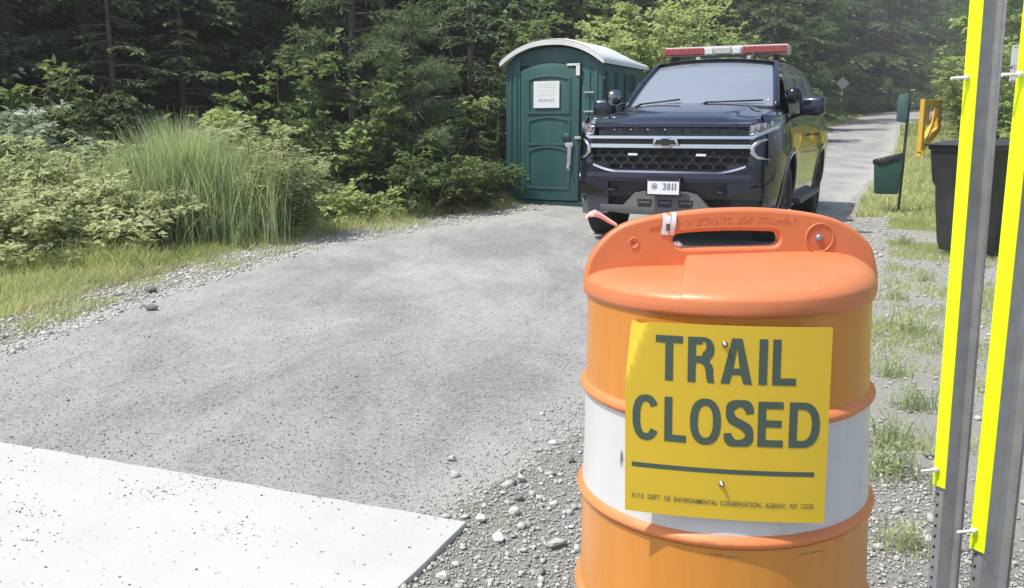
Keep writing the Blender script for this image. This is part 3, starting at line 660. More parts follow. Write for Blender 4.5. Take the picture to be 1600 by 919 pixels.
turf(80000, 3, 12, lambda y: ip(TR, y)+.6, lambda y: ip(SR, y)+.4, .042, .0045, clump=.15, pw=1.2, m='turf')
turf(24000, 5.5, 13, lambda y: ip(SR, y)-.2, lambda y: .62*y+1, .09, .008, clump=-.7)
turf(40000, 11.5, 34, lambda y: ip(TR, y)+.15, lambda y: .62*y+2, .12, .016, pw=1.4)
turf(16000, 34, 84, lambda y: ip(TR, y)+.2, lambda y: .56*y+6, .2, .05, pw=1.2)
# seedlings in the right gravel
TUFT = []
for i in range(5):
    n = 90; X, Y = rng.normal(0, .045, n), rng.normal(0, .04, n); V1, F1 = blades(X, Y, np.zeros(n), rng.uniform(.025, .11, n), rng.uniform(.003, .006, n), .5, 2)
    k = 60; Pl = np.stack([rng.normal(0, .035, k), rng.normal(0, .03, k), rng.uniform(.01, .07, k)], 1); Dl = rng.normal(0, 1, (k, 3)); Dl[:, 2] = np.abs(Dl[:, 2])*.5+.2
    Ql = leaves(Pl, Dl, rng.uniform(.012, .028, k), rng.uniform(.006, .012, k)); V2 = Ql.reshape(-1, 3); F2 = 4*np.arange(k)[:, None]+np.array([[0, 1, 2, 3]])
    me = fast('weed', np.concatenate([V1, V2]), np.concatenate([F1, F2+len(V1)])); me.materials.append(M['weed']); TUFT.append(me)
for px, py, s, lb in [(1400, 470, 1.2, 'green weed in the gravel left of the trash cart foot'), (1420, 520, 1.5, 'largest green weed in the gravel between drum and posts'), (1392, 590, 1.1, 'weed tuft in the gravel right of the drum lid'),
                      (1425, 640, 1.2, 'weed tuft halfway down between the drum and the left post'), (1398, 700, 1.3, 'weed beside the white band of the drum'), (1388, 745, 1.4, 'leafy weed touching the lower right of the drum'),
                      (1552, 388, 1.1, 'weed growing against the cart wheel'), (1530, 420, 1.0, 'weed between the two posts below the cart wheel'), (1440, 440, 1.2, 'weed patch in front of the trash cart'),
                      (1410, 385, 1.3, 'weed patch beyond the drum beside the trash cart'), (1560, 610, 1.0, 'weed seen between the posts low down'), (1415, 860, 1.0, 'weed at the foot of the left post')]:
    p = P(px, py); o = bpy.data.objects.new('weed', TUFT[int(px+py) % 5]); link(o); o.location = (p.x, p.y, .004); o.rotation_euler = (0, 0, R.uniform(0, 6)); o.scale = (s, s, s); tag(o, lb, 'weed', 'weeds in the right gravel')
# ------------------------------------------------------------------ object materials
M['lid'] = mat('drum_lid_plastic', (.62, .185, .07), .38, noise=(7, .35, (.66, .26, .12)), bump=(90, .04))
M['drumrib'] = mat('drum_body_plastic', (.66, .20, .065), .45, noise=(9, .4, (.70, .29, .11)), bump=(90, .04))
def sheeting(name, col, col2):
    m = mat(name, col, .30, noise=(1.4, .7, col2), bump=(7, .12), spec=.6); t = m.node_tree
    mp = t.nodes.new('ShaderNodeMapping'); mp.inputs['Scale'].default_value = (9, 9, .35); tc = [n for n in t.nodes if n.type == 'TEX_COORD'][0]  # upright streaks in the colour imitate reflections on the sheeting
    t.links.new(tc.outputs['Object'], mp.inputs[0])
    for n in t.nodes:
        if n.type == 'TEX_NOISE' : t.links.new(mp.outputs[0], n.inputs['Vector'])
    for n in t.nodes:
        if n.type == 'TEX_NOISE' and n.inputs['Scale'].default_value > 5: n.inputs['Scale'].default_value = 1.0
    return m
M['band_o'] = sheeting('orange_sheeting', (.55, .20, .02), (.68, .31, .065))
M['band_w'] = sheeting('white_sheeting', (.56, .56, .57), (.63, .63, .63))
M['signy'] = mat('sign_yellow', (.63, .425, .025), .45, noise=(2.2, .5, (.54, .39, .035)))
M['signt'] = mat('sign_print', (.055, .085, .065), .6)
M['steel'] = mat('galvanised', (.36, .36, .37), .5, metal=.55, noise=(22, .7, (.5, .5, .5)), bump=(50, .1))
M['screw'] = mat('screw_metal', (.45, .43, .4), .35, metal=.9, noise=(40, .6, (.2, .14, .1)))
M['boltblue'] = mat('bolt_blue_grey', (.25, .33, .42), .4, metal=.5, noise=(60, .5, (.4, .45, .5)))
M['fluo'] = mat('fluorescent_yellow', (.80, 1.0, .0), .5, noise=(8, .15, (.7, .9, .03)))
M['white'] = mat('white_plastic', (.75, .75, .73), .45, noise=(10, .3, (.6, .6, .58)))
M['pink'] = mat('pink_ribbon', (.85, .36, .33), .5, noise=(18, .6, (.9, .6, .56)))
M['tape'] = mat('clear_tape', (.62, .56, .6), .15, spec=.9, noise=(40, .7, (.8, .78, .8)))
M['black'] = mat('black_rubber', (.018, .018, .02), .7, noise=(12, .7, (.05, .05, .05)), bump=(60, .2))
wear(M['lid'], 30, .60, .70, (.72, .36, .2), .55, (1, 1, 3)); wear(M['lid'], 5, .5, .8, (.42, .13, .05), .35); wear(M['drumrib'], 40, .6, .7, (.3, .12, .05), .6)
wear(M['band_o'], 14, .60, .72, (.30, .12, .03), .5, (1, 1, .3)); wear(M['band_w'], 9, .55, .75, (.36, .35, .33), .55, (1, 1, .25)); wear(M['band_w'], 60, .66, .72, (.2, .19, .18), .6)
wear(M['signy'], 3, .52, .7, (.48, .35, .03), .5, (1, 1, .6)); wear(M['signy'], 70, .68, .74, (.3, .24, .06), .5)
wear(M['steel'], 8, .5, .75, (.22, .21, .2), .6, (1, 1, .25)); wear(M['steel'], 60, .64, .72, (.28, .17, .09), .5); wear(M['fluo'], 12, .58, .8, (.6, .74, .08), .5, (1, 1, .3))
M['bossf'] = mat('boss_face_red', (.50, .12, .05), .5, noise=(40, .5, (.62, .2, .09)))
M['scuff'] = mat('scuff', (.1, .09, .08), .8)
M['gum'] = mat('plastic_bag', (.8, .78, .78), .2, spec=.8)

# ------------------------------------------------------------------ the traffic drum
BX, BY = .343, 1.42; DSC = .953
drum = empty('traffic_drum', 'orange and white traffic drum with handle top and yellow TRAIL CLOSED sign in front', 'traffic drum', (BX+.9*.02, BY, 0)); drum.rotation_euler = (0, -.02, 0); drum.scale = (DSC, DSC, 1)
r0 = .234
def band(z0, z1, m, ra, rb, nm, lab=None):
    mb = MB(); h = z1-z0
    prof = [(ra, z0)]+[(ra+(rb-ra)*i/6-.0012*math.sin(math.pi*i/6), z0+h*i/6) for i in range(1, 6)]+[(rb, z1)]
    mb.lathe(prof, n=128)
    # faint overlap seams of the wrapped sheeting
    o = mb.build(nm, M[m], drum)
    if lab: o['label'] = lab
    return o
def rib(zc, r, nm='rib'):
    mb = MB(); prof = [(r-.004, zc-.014)]+[(r-.004+.0125*math.sin(math.pi*i/8), zc-.0125+.025*i/8) for i in range(9)]+[(r-.004, zc+.014)]
    mb.lathe(prof, n=128); return mb.build(nm, M['drumrib'], drum)
band(.742, .888, 'band_o', r0+.001, r0-.002, 'orange_band', 'uppermost orange band')
band(.568, .724, 'band_w', r0+.008, r0+.003, 'white_band', 'white band behind the sign')
band(.394, .548, 'band_o', r0+.014, r0+.010, 'orange_band', 'lower orange band')
band(.22, .374, 'band_w', r0+.019, r0+.016, 'white_band'); band(.10, .20, 'band_o', r0+.022, r0+.020, 'orange_band')
rib(.733, r0+.002); rib(.558, r0+.009); rib(.384, r0+.015); rib(.21, r0+.021)
mb = MB(); mb.lathe([(.16, .0), (.33, .0), (.34, .02), (.335, .06), (.30, .085), (.25, .1), (.246, .115), (.16, .115)], n=96); mb.build('tyre_ring_base', M['black'], drum)

# lid: height field with a lower pocket on the left of the front, and a skirt
R1 = .2375
LROT = math.radians(-12.4)
def lidz(x, y):
    yu = x*math.sin(LROT)+y*math.cos(LROT)
    rr = math.hypot(x, y)/R1
    s = 1/(1+math.exp(max(-60, min(60, -(x+.0665+.0*(y+.2))/.0011))))        # step between pocket and raised part
    fr = 1/(1+math.exp(max(-60, min(60, (yu+.004)/.004))))
    raise_ = (.0195*s)*fr
    slope = .016*max(0, min(1, (-y)/.22))*s*fr
    bx = 1 if (-.010 < x < .125 and -.078 < y < -.048) else 0   # moulded rectangle
    edge = (1-min(1, rr)**7)
    return .905+(.022+raise_-slope)*max(0, edge)**.55 + .0008*bx
mb = MB(); NA = 0
xs_ = sorted(set([round(R1*math.sin(math.pi*(i/90-.5)), 5) for i in range(1, 90)]+[round(-.0665+k*.0011, 5) for k in range(-14, 15)]))
xs_ = [x for i, x in enumerate(xs_) if i == 0 or x-xs_[i-1] > .0004]
NV = 72; cols = []
for x in xs_:
    ym = math.sqrt(R1*R1-x*x); cols.append([mb.b.verts.new((x, ym*math.sin(math.pi*(j/NV-.5)), lidz(x, ym*math.sin(math.pi*(j/NV-.5))))) for j in range(NV+1)])
for i in range(len(cols)-1):
    for j in range(NV):
        f = mb.b.faces.new([cols[i][j], cols[i+1][j], cols[i+1][j+1], cols[i][j+1]]); f.smooth = True
prev = [c[0] for c in cols]+cols[-1][1:]+[c[-1] for c in cols[-2::-1]]+cols[0][-2:0:-1]
NA = len(prev); f = None; ang_ = [math.atan2(v.co.y, v.co.x) for v in prev]
for rr, z in ((1.003, .899), (1.002, .890), (.994, .8845), (.975, .883)):
    ring = [mb.b.verts.new((R1*rr*math.cos(a), R1*rr*math.sin(a), z)) for a in ang_]
    for j in range(NA):
        f = mb.b.faces.new([prev[j], prev[(j+1) % NA], ring[(j+1) % NA], ring[j]]); f.smooth = True
    prev = ring
lid = mb.build('lid', M['lid'], drum); lid.rotation_euler = (0, 0, LROT)

# handle plate across the diameter
def hp(px, py): 
    z = zat(py, BY); d = ray(px, py); t = BY/d.y; return ((d.x*t-BX)/DSC, z)
out_px = [(917, 446), (918, 434), (920, 420), (925, 405), (933, 390), (945, 375), (960, 362), (978, 352), (1005, 344), (1040, 338), (1090, 333), (1140, 331), (1190, 332), (1240, 337), (1275, 343), (1300, 350), (1322, 361), (1340, 375), (1353, 391), (1358, 408), (1361, 425), (1362, 438), (1362, 450)]
slot = [(1045, 373), (1048, 364), (1056, 358), (1070, 356), (1100, 354.5), (1140, 354), (1180, 355), (1207, 357), (1217, 362), (1221, 373), (1218, 383), (1208, 390), (1180, 391), (1140, 391), (1100, 391), (1068, 391), (1054, 387), (1048, 381)]
hole = [(990+7*math.cos(a*math.pi/5), 375+6*math.sin(a*math.pi/5)) for a in range(10)]
def catmull(pts, n=4, closed=False):
    o = []; k = len(pts)
    for i in range(k if closed else k-1):
        p0, p1, p2, p3 = [pts[(i+d) % k] if closed else pts[max(0, min(k-1, i+d))] for d in (-1, 0, 1, 2)]
        for s in range(n):
            t = s/n; o.append(tuple(.5*((2*p1[c])+(-p0[c]+p2[c])*t+(2*p0[c]-5*p1[c]+4*p2[c]-p3[c])*t*t+(-p0[c]+3*p1[c]-3*p2[c]+p3[c])*t**3) for c in (0, 1)))
    if not closed: o.append(tuple(pts[-1]))
    return o
me = curve_mesh([[hp(*p) for p in catmull(out_px)], [hp(*p) for p in catmull(slot, closed=True)], [hp(*p) for p in hole]], .0085, .006, 3)
map_mesh(me, lambda v: Vector((v.x, -v.z, v.y))); smooth(me, 35)
handle = mobj('handle', me, M['lid'], drum)
# raised frame round the slot, boss with bolt at the right, bolt hole at the left, moulded lettering
cx, cz = hp(1277, 373)
mb = MB(); mb.lathe([(.0235, -.0145), (.0232, -.0165), (.0222, -.0170), (.0214, -.0162), (.0208, -.0148)], c=(cx, 0, cz), axis='y', n=40); mb.build('boss', M['lid'], handle); mb = MB(); mb.lathe([(.0001, -.0152), (.0209, -.0152)], c=(cx, 0, cz), axis='y', n=40); mb.build('boss_face', M['bossf'], handle, recalc=False)
mb = MB(); mb.lathe([(.0001, -.0190), (.004, -.0190), (.0058, -.0175), (.0062, -.0146)], c=(cx-.001, 0, cz), axis='y', n=6); mb.build('bolt', M['boltblue'], handle)
cx, cz = hp(990, 375)
mb = MB(); mb.lathe([(.0088, -.0143), (.0085, -.0160), (.0073, -.0162), (.0068, -.0143)], c=(cx, 0, cz), axis='y', n=24); mb.build('hole_rim', M['lid'], handle)
me = text_mesh('PUSH ON SECTION TO   LIGHT ATTACHMENT', .0003, 0, (-1, 0, 1, .07))
def hcurve(v):
    px = 1140+v.x*100+3; py = 352-v.y*150-4+((v.x)**2*4); x, z = hp(px, py); return Vector((x, -.0148-v.z, z))
map_mesh(me, hcurve); mobj('moulded_lettering', me, M['lid'], handle)
me = text_mesh('MAX', .0005, 0, (0, 0, 1, 1))
map_mesh(me, lambda v: Vector((hp(1014+v.x*16, 358-v.y*8-v.x*3)[0], -.0148-v.z, hp(1014+v.x*16, 358-v.y*8-v.x*3)[1]))); mobj('moulded_lettering', me, M['lid'], handle)
mb = MB(); x, z = hp(1235, 336); mb.tube([(x, 0, z-.004), (x+.0005, 0, z+.007)], .0014, 6); mb.build('pin', M['steel'], handle)
# clear tape wound round the grip
mb = MB(); x0 = hp(1046, 350)[0]; tr_ = random.Random(3)
prof = [(-.0158, .885-.885)]
zt = hp(1043, 336)[1]; zb = hp(1047, 362)[1]
loop = [(-.0163, zb-.001), (-.0166, (zb+zt)/2), (-.0160, zt), (-.010, zt+.004), (.004, zt+.0042), (.014, zt+.002), (.0165, (zb+zt)/2), (.0160, zb-.002), (.0, zb-.004), (-.0125, zb-.003)]
for (dx, w, k) in ((-.008, .013, 1.0), (.0035, .009, 1.06)):
    pr = None; first = None
    for i, (y, z) in enumerate(loop):
        j = tr_.uniform(-.001, .001); a = mb.b.verts.new((x0+dx-w/2+j+.12*(z-zb), y*k, zb+(z-zb)*k)); b = mb.b.verts.new((x0+dx+w/2-j+.12*(z-zb), y*k, zb+(z-zb)*k+j))
        if pr: mb.b.faces.new([pr[0], pr[1], b, a])
        else: first = (a, b)
        pr = (a, b)
    mb.b.faces.new([pr[0], pr[1], first[1], first[0]])
tp_ = mb.build('clear_tape', M['tape'], handle, sm=60)
mb = MB(); x, z = hp(1057, 383)
for i in range(7): mb.ball((x+tr_.uniform(-.008, .008), tr_.uniform(-.008, .004), z+tr_.uniform(-.006, .005)), tr_.uniform(.003, .006), seg=8)
mb.build('tape_wad', M['gum'], handle)
mb = MB(); mb.box((hp(1043, 350)[0], -.0168, hp(1043, 352)[1]), (.006, .001, .011)); mb.build('dark_tag', M['scuff'], handle)
# scuffs on the white band
mb = MB()
def onband(ang, z, r=None):
    r = r0+.0045+(.724-z)*.032 if z > .56 else r0+.0112
    return Vector((r*math.sin(ang), -r*math.cos(ang), z))
def scr(a0, z0_, a1, z1_, w=.0012):
    p, q_ = onband(a0, z0_), onband(a1, z1_); d = (q_-p).normalized(); s = d.cross(Vector((math.sin(a0), -math.cos(a0), 0))).normalized()*w
    mb.poly([p-s*.3, p+s*.3, (p+q_)/2+s, q_+s*.4, q_-s*.4, (p+q_)/2-s])
for a in [(-.93, .668, -.925, .648, .0016), (-.935, .655, -.93, .64, .001), (.81, .655, .83, .648, .0006), (.83, .63, .86, .60, .0005), (.86, .60, .80, .592, .0005), (.9, .66, 1.15, .672, .0004), (.86, .64, 1.1, .655, .0003), (.25, .537, .45, .535, .0008), (-.3, .540, -.1, .5365, .0007)]: scr(*a)
mb.build('scuff_mark', M['scuff'], drum, recalc=False)

# the sign screwed to the drum
SR_ = math.radians(-9.5)
SW, SH, ZT, ZB = .291, .282, .8765, .5955
def sgn(u, v, off=0.0):
    """u to the right, v down, both 0..1, off = distance in front of the sheet"""
    x = (u-.5)*SW; z = ZT-v*(ZT-ZB)-x*.018
    y = -.2395-.0065+x*x*.55                      # a slight bow round the drum
    c = max(0, (.11-u-v*.35))                      # the loose upper left corner bends back
    y += c*c*6.0; z -= c*.10; x += c*.06
    n = Vector((x*1.1, -1, 0)).normalized(); p = Vector((x, y, z))+n*off
    return Vector((p.x*math.cos(SR_)-p.y*math.sin(SR_), p.x*math.sin(SR_)+p.y*math.cos(SR_), p.z))+Vector((-.012, 0, 0))
mb = MB(); mb.grid(lambda u, v: sgn(u, v), 48, 40); sign = mb.build('sign', M['signy'], drum, thick=.0010, sm=25)
sign['label'] = 'yellow TRAIL CLOSED sign sheet, upper left corner bent'
def glyph(ch, w, h, t=12.5, k=11.0):
    """outline and holes of a bold grotesque capital, w by h, stem t, bar k"""
    def sup(cx, cy, rx, ry, a0, a1, n=22, e=2.35):
        o = []
        for i in range(n+1):
            a = math.radians(a0+(a1-a0)*i/n); c, s_ = math.cos(a), math.sin(a)
            o.append((cx+rx*math.copysign(abs(c)**(2/e), c), cy+ry*math.copysign(abs(s_)**(2/e), s_)))
        return o
    if ch == 'I': return [[(0, 0), (w, 0), (w, h), (0, h)]]
    if ch == 'L': return [[(0, 0), (w, 0), (w, k), (t, k), (t, h), (0, h)]]
    if ch == 'T': return [[(w/2-t/2, 0), (w/2+t/2, 0), (w/2+t/2, h-k), (w, h-k), (w, h), (0, h), (0, h-k), (w/2-t/2, h-k)]]
    if ch == 'E': return [[(0, 0), (w, 0), (w, k), (t, k), (t, h/2-k/2+1), (w*.93, h/2-k/2+1), (w*.93, h/2+k/2+1), (t, h/2+k/2+1), (t, h-k), (w*.98, h-k), (w*.98, h), (0, h)]]
    if ch == 'A':
        q = t*1.08; return [[(0, 0), (q, 0), (q+w*.085, h*.2), (w-q-w*.085, h*.2), (w-q, 0), (w, 0), (w/2+q*.58, h), (w/2-q*.58, h)], [(q+w*.125, h*.2+k*.9), (w/2, h*.80), (w-q-w*.125, h*.2+k*.9)]]
    if ch == 'D':
        o = [(0, 0), (w*.42, 0)]+sup(w*.42, h/2, w*.58, h/2, -88, 88)+[(w*.42, h), (0, h)]; i_ = [(t, k), (w*.42, k)]+sup(w*.42, h/2, w*.58-t, h/2-k, -88, 88)+[(w*.42, h-k), (t, h-k)]; return [o, i_]
    if ch == 'O': return [sup(w/2, h/2, w/2, h/2, 0, 352, 44), sup(w/2, h/2, w/2-t, h/2-k, 0, 352, 44)]
    if ch == 'C': return [sup(w/2, h/2, w/2, h/2, 32, 328, 40)+sup(w/2, h/2, w/2-t, h/2-k, 322, 38, 40)]
    if ch == 'R':
        hb = h*.46; cy = h-(h-hb)/2-0; ry = (h-hb)/2
        o = [(0, 0), (t, 0), (t, hb-k*.2), (w*.50, hb-k*.2), (w*.62, hb-k*.7), (w*.66, hb-k*1.4), (w*.68, h*.12), (w*.74, 0), (w*1.0, 0), (w*.95, h*.08), (w*.935, h*.30), (w*.88, h*.41), (w*.78, h*.455)]
        o += sup(w*.52, cy+.3, w*.44, ry-.3, -50, 88, 16)+[(w*.5, h), (0, h)]
        i_ = [(t, hb+k*.8), (w*.52, hb+k*.8)]+sup(w*.52, cy+k*.4, w*.44-t, ry-k*.98, -80, 88, 16)+[(w*.52, h-k), (t, h-k)]
        return [o, i_]
    if ch == 'S':
        c = catmull([(w*.07, h*.28), (w*.10, h*.17), (w*.26, h*.085), (w*.52, h*.075), (w*.78, h*.11), (w*.885, h*.235), (w*.80, h*.39), (w*.52, h*.49), (w*.26, h*.57), (w*.135, h*.71), (w*.20, h*.86), (w*.46, h*.925), (w*.72, h*.905), (w*.85, h*.82), (w*.885, h*.71)], 5)
        L_, R_ = [], []
        for i in range(len(c)):
            p, q_ = c[max(0, i-1)], c[min(len(c)-1, i+1)]; dx, dy = q_[0]-p[0], q_[1]-p[1]; l = math.hypot(dx, dy); th = .46*(t*abs(dy/l)+k*abs(dx/l))
            L_.append((c[i][0]-dy/l*th, c[i][1]+dx/l*th)); R_.append((c[i][0]+dy/l*th, c[i][1]-dx/l*th))
        return [L_+R_[::-1]]
def letters(word, boxes, v0, v1):
    for ch, (a, b) in zip(word, boxes):
        o_ = .015 if ch in 'COS' else 0; va, vb = v0-o_*(v1-v0), v1+o_*(v1-v0)
        w, h = (b-a)*323, (vb-va)*302
        me = curve_mesh(glyph(ch, w, h), 0, 0)
        b2 = bmesh.new(); b2.from_mesh(me); bmesh.ops.remove_doubles(b2, verts=b2.verts, dist=.05); bmesh.ops.triangulate(b2, faces=b2.faces); bmesh.ops.subdivide_edges(b2, edges=[e for e in b2.edges if e.calc_length() > 15], cuts=2); bmesh.ops.triangulate(b2, faces=b2.faces)
        b2.to_mesh(me); b2.free()
        map_mesh(me, lambda v: sgn(a+v.x/323, vb-v.y/302, .0006)); mobj('letter', me, M['signt'], sign)
ux = lambda px: (px-974)/323
letters('TRAIL', [(ux(1023), ux(1066)), (ux(1074), ux(1117)), (ux(1126), ux(1175)), (ux(1185), ux(1198)), (ux(1206), ux(1243))], .061, .290)
letters('CLOSED', [(ux(986), ux(1030)), (ux(1038), ux(1073)), (ux(1079), ux(1128)), (ux(1136), ux(1178)), (ux(1186), ux(1226)), (ux(1235), ux(1283))], .374, .606)
mb = MB(); mb.grid(lambda u, v: sgn(.035+u*.905, .732+v*.024, .0004), 30, 1); mb.build('printed_line', M['signt'], sign, recalc=False)
me = text_mesh('N.Y.S.  DEPT.  OF  ENVIRONMENTAL  CONSERVATION,  ALBANY,  NY  12233', 0, .004, (.037, -.929, .942, -.898)); map_mesh(me, lambda v: sgn(v.x, -v.y, .0009)); mobj('small_print', me, M['signt'], sign)
for (u, v) in ((.487, .092), (.487, .81)):
    c = sgn(u, v, .0); mb = MB(); mb.lathe([(.0045, 0), (.0045, -.001), (.0028, -.0022), (.0022, -.006), (.0001, -.0075)], c=c, axis='y', n=12); mb.build('screw', M['screw'], sign)
mb = MB(); c = sgn(.16, .985, -.002)

# ribbon tied to the left shoulder of the handle
mb = MB(); A = [hp(963, 352), hp(950, 345), hp(938, 337), hp(929, 333), hp(921, 336), hp(915, 341)]
ww = [.003, .005, .006, .007, .005, .0012]; pr = None
for i, (x, z) in enumerate(A):
    y = -.004+.006*math.sin(i*1.7); x = x*DSC; a = mb.b.verts.new((x+BX, BY+y, z-ww[i]*.7)); m_ = mb.b.verts.new((x+BX+.001, BY+y-.003, z)); b = mb.b.verts.new((x+BX, BY+y+.004, z+ww[i]*.7))
    if pr: mb.b.faces.new([pr[0], pr[1], m_, a]); mb.b.faces.new([pr[1], pr[2], b, m_])
    pr = (a, m_, b)
tag(mb.build('ribbon', M['pink'], None, sm=60, thick=.0006), 'faded pink plastic ribbon stub tied on the left shoulder of the drum handle', 'ribbon')

# ------------------------------------------------------------------ two steel posts with fluorescent strips
def post(x, y, lab, zb_, ztop, pins, holes=False):
    t = empty('sign_post', lab, 'post', (x, y, 0), 0, 'galvanised posts with fluorescent strips')
    # plan section of the channel: strip flange faces left, web faces the viewer, small flange folds forward at the right
    a = Vector((-.010, .018)); b = Vector((0, 0)); c = Vector((.033*PW_, .005)); d = Vector((.036*PW_, -.008)); e = Vector((.044*PW_, -.008)); 
    def strip(pts, th, z0, z1, nm, m):
        o = []; k = len(pts)
        for i, p in enumerate(pts):
            dd = (pts[min(i+1, k-1)]-pts[max(i-1, 0)]).normalized(); o.append(p+Vector((-dd.y, dd.x))*th)
        mb = MB(); mb.prism([tuple(p) for p in pts]+[tuple(p) for p in o[::-1]], z0, z1, 'z'); return mb.build(nm, m, t)
    strip([a, b, c, d, e], .004, -.3, 3.2, 'channel', M['steel'])
    # raised lip along the right edge catches light
    mb = MB(); mb.tube([(e.x, e.y, -.3), (e.x, e.y, 3.2)], .0026, 6); mb.build('edge_lip', M['steel'], t)
    n = (a-b).normalized(); nn = Vector((-n.y, n.x))
    if nn.x > 0: nn = -nn
    o = nn*.0035; th = nn*.002
    p0, p1 = a+o+n*.004, b+o*1.0-n*.006; mb = MB(); mb.prism([tuple(p0), tuple(p1), tuple(p1+th), tuple(p0+th)], zb_, ztop, 'z'); st = mb.build('reflective_strip', M['fluo'], t)
    for z in pins:
        c_ = (a+b)/2; mb = MB(); mb.tube([(c_.x, c_.y, z), (c_.x-.046, c_.y-.006, z-.001)], .0030, 8); mb.tube([(c_.x-.010, c_.y-.001, z), (c_.x-.017, c_.y-.002, z)], .0062, 6)
        mb.build('bolt', M['white'], t)
    mb = MB(); k = 0; z = .02
    while z < 1.0:
        c_ = a+(b-a)*.45+nn*.0012; mb.lathe([(.0001, 0), (.004, 0)], c=(c_.x, c_.y, z), axis='y', n=8); z += .0254
    mb.build('punched_holes', M['black'], t)
    t.rotation_euler = (0, math.radians(LEAN), 0)
    return t
LEAN = -.75; PW_ = 1.; post(.975, 1.90, 'left one of two steel posts with yellow green strip, ending higher above the ground', .345, 3.1, (1.172+.07, .385+.0))
LEAN = 0; PW_ = 1.15; post(.909, 1.61, 'right one of two steel posts, its yellow green strip reaching lower', .335, 3.1, (1.172+.06, .375))

# ------------------------------------------------------------------ portable toilet
M['pt'] = mat('toilet_green', (.020, .082, .082), .45, noise=(3, .5, (.03, .10, .098)), bump=(40, .05))
M['pt_d'] = mat('toilet_dark_green', (.012, .05, .055), .5, noise=(3, .5, (.02, .065, .068)), bump=(40, .05))
M['pt_r'] = mat('toilet_roof', (.72, .73, .70), .5, noise=(4, .4, (.6, .62, .58)), bump=(30, .05))
M['paper'] = mat('paper', (.74, .75, .76), .7, noise=(6, .2, (.66, .67, .68)))
wear(M['pt'], 2.5, .45, .8, (.09, .15, .14), .45, (1, 1, .3)); wear(M['pt'], 40, .62, .72, (.16, .2, .18), .5); wear(M['pt_r'], 3, .5, .75, (.45, .46, .42), .5)
M['hw'] = mat('weathered_hardware', (.42, .44, .44), .5, noise=(30, .7, (.25, .27, .28)))
M['ink'] = mat('grey_ink', (.3, .3, .3), .8)
M['ink2'] = mat('pale_grey_ink', (.58, .58, .58), .8)
PW, PD, PH = 1.50, 1.72, 2.02
TOI = empty('portable_toilet', 'green portable toilet with white arched roof standing at the wood edge', 'portable toilet', (.58, 13.0, 0), math.radians(-27))
def arch(x0, x1, z0, z1, rise, n=12, z0b=None):
    o = [(x0, z0), (x1, z0)]
    for i in range(n+1):
        t = i/n; o.append((x1+(x0-x1)*t, z1+rise*(1-(2*t-1)**2)))
    return o
hw = PW/2
mb = MB(); mb.box((0, PD/2, .05), (PW+.03, PD+.03, .10), bev=.015); mb.box((0, PD/2, .13), (PW-.03, PD-.03, .07), bev=.01); mb.build('base', M['pt_d'], TOI)
mb = MB(); mb.prism(arch(-hw+.02, hw-.02, .15, PH-.03, .26, 20), .05, PD-.02, 'y'); mb.build('cabin', M['pt_d'], TOI)
# front frame: columns left and right with flutes, and header
for s, x0, x1 in ((-1, -hw, -.52), (1, .44, hw)):
    mb = MB(); mb.prism([(x0, .12), (x1, .12), (x1, PH+.02+(.14 if s > 0 else .12)), ((x0+x1)/2, PH+.08), (x0, PH-.02)] if s < 0 else [(x0, .12), (x1, .12), (x1, PH-.02), ((x0+x1)/2, PH+.08), (x0, PH+.16)], .0, .06, 'y', bev=.012); col_ = mb.build('corner_column', M['pt'], TOI, sm=40)
    for i in range(2):
        xx = x0+(x1-x0)*(.34+.36*i); mb = MB(); mb.prism(arch(xx-.022, xx+.022, .2, PH-.12, .02, 4), -.018, .002, 'y', bev=.006); mb.build('rib', M['pt'], col_, sm=40)
mb = MB(); mb.prism([(-.52, PH-.02), (.44, PH-.02), (.44, PH+.16), (.2, PH+.22), (-.1, PH+.235), (-.35, PH+.2), (-.52, PH+.15)], .005, .06, 'y', bev=.006); mb.build('header', M['pt'], TOI, sm=40)
# door
door = bpy.data.objects.new('door', None); link(door, TOI)
mb = MB(); mb.prism(arch(-.50, .42, .11, 1.93, .10, 16), -.035, .0, 'y', bev=.018); dp = mb.build('door', M['pt'], TOI, sm=40); bpy.data.objects.remove(door)
def frame_arch(x0, x1, z0, z1, rise, w, nm, depth=.012, y=-.035):
    out_, inn = arch(x0-w, x1+w, z0-w, z1+w*.6, rise, 14), arch(x0, x1, z0, z1, rise, 14)
    me = curve_mesh([out_, inn], depth/2, .004, 1); map_mesh(me, lambda v: Vector((v.x, y-depth/2-v.z, v.y))); smooth(me, 40); return mobj(nm, me, M['pt'], dp)
frame_arch(-.35, .26, 1.36, 1.80, .045, .028, 'upper_panel_frame'); frame_arch(-.35, .26, .92, 1.22, .055, .028, 'middle_panel_frame'); frame_arch(-.35, .26, .30, .80, .06, .028, 'lower_panel_frame')
mb = MB(); mb.box((-.075, -.058, 1.60), (.40, .004, .37)); no = mb.build('notice', M['paper'], dp)
me = text_mesh('RESERVED', 0, .01, (-.20, 1.495, .05, 1.54)); map_mesh(me, lambda v: Vector((v.x, -.0608, v.y))); mobj('print', me, M['ink'], no)
mb = MB()
for z in (1.745, 1.72, 1.695, 1.655, 1.62, 1.585): mb.box((-.075+.01*math.sin(z*90), -.0606, z), (.3, .0006, .009))
mb.build('print', M['ink2'], no)
mb = MB(); mb.lathe([(.0001, -.012), (.05, -.012), (.062, 0)], c=(.235, -.052, 1.0), axis='y', n=24); mb.build('occupancy_dial', M['pt_d'], dp)
mb = MB(); mb.prism([(.225, .93), (.345, .935), (.35, .89), (.325, .87), (.31, .60), (.26, .60), (.265, .86), (.23, .88)], -.08, -.054, 'y', bev=.006); mb.tube([(.28, -.085, .62), (.29, -.1, .58), (.30, -.085, .55)], .02, 8); mb.box((.41, -.045, 1.0), (.10, .02, .04), bev=.004); mb.build('latch', M['hw'], dp, sm=40)
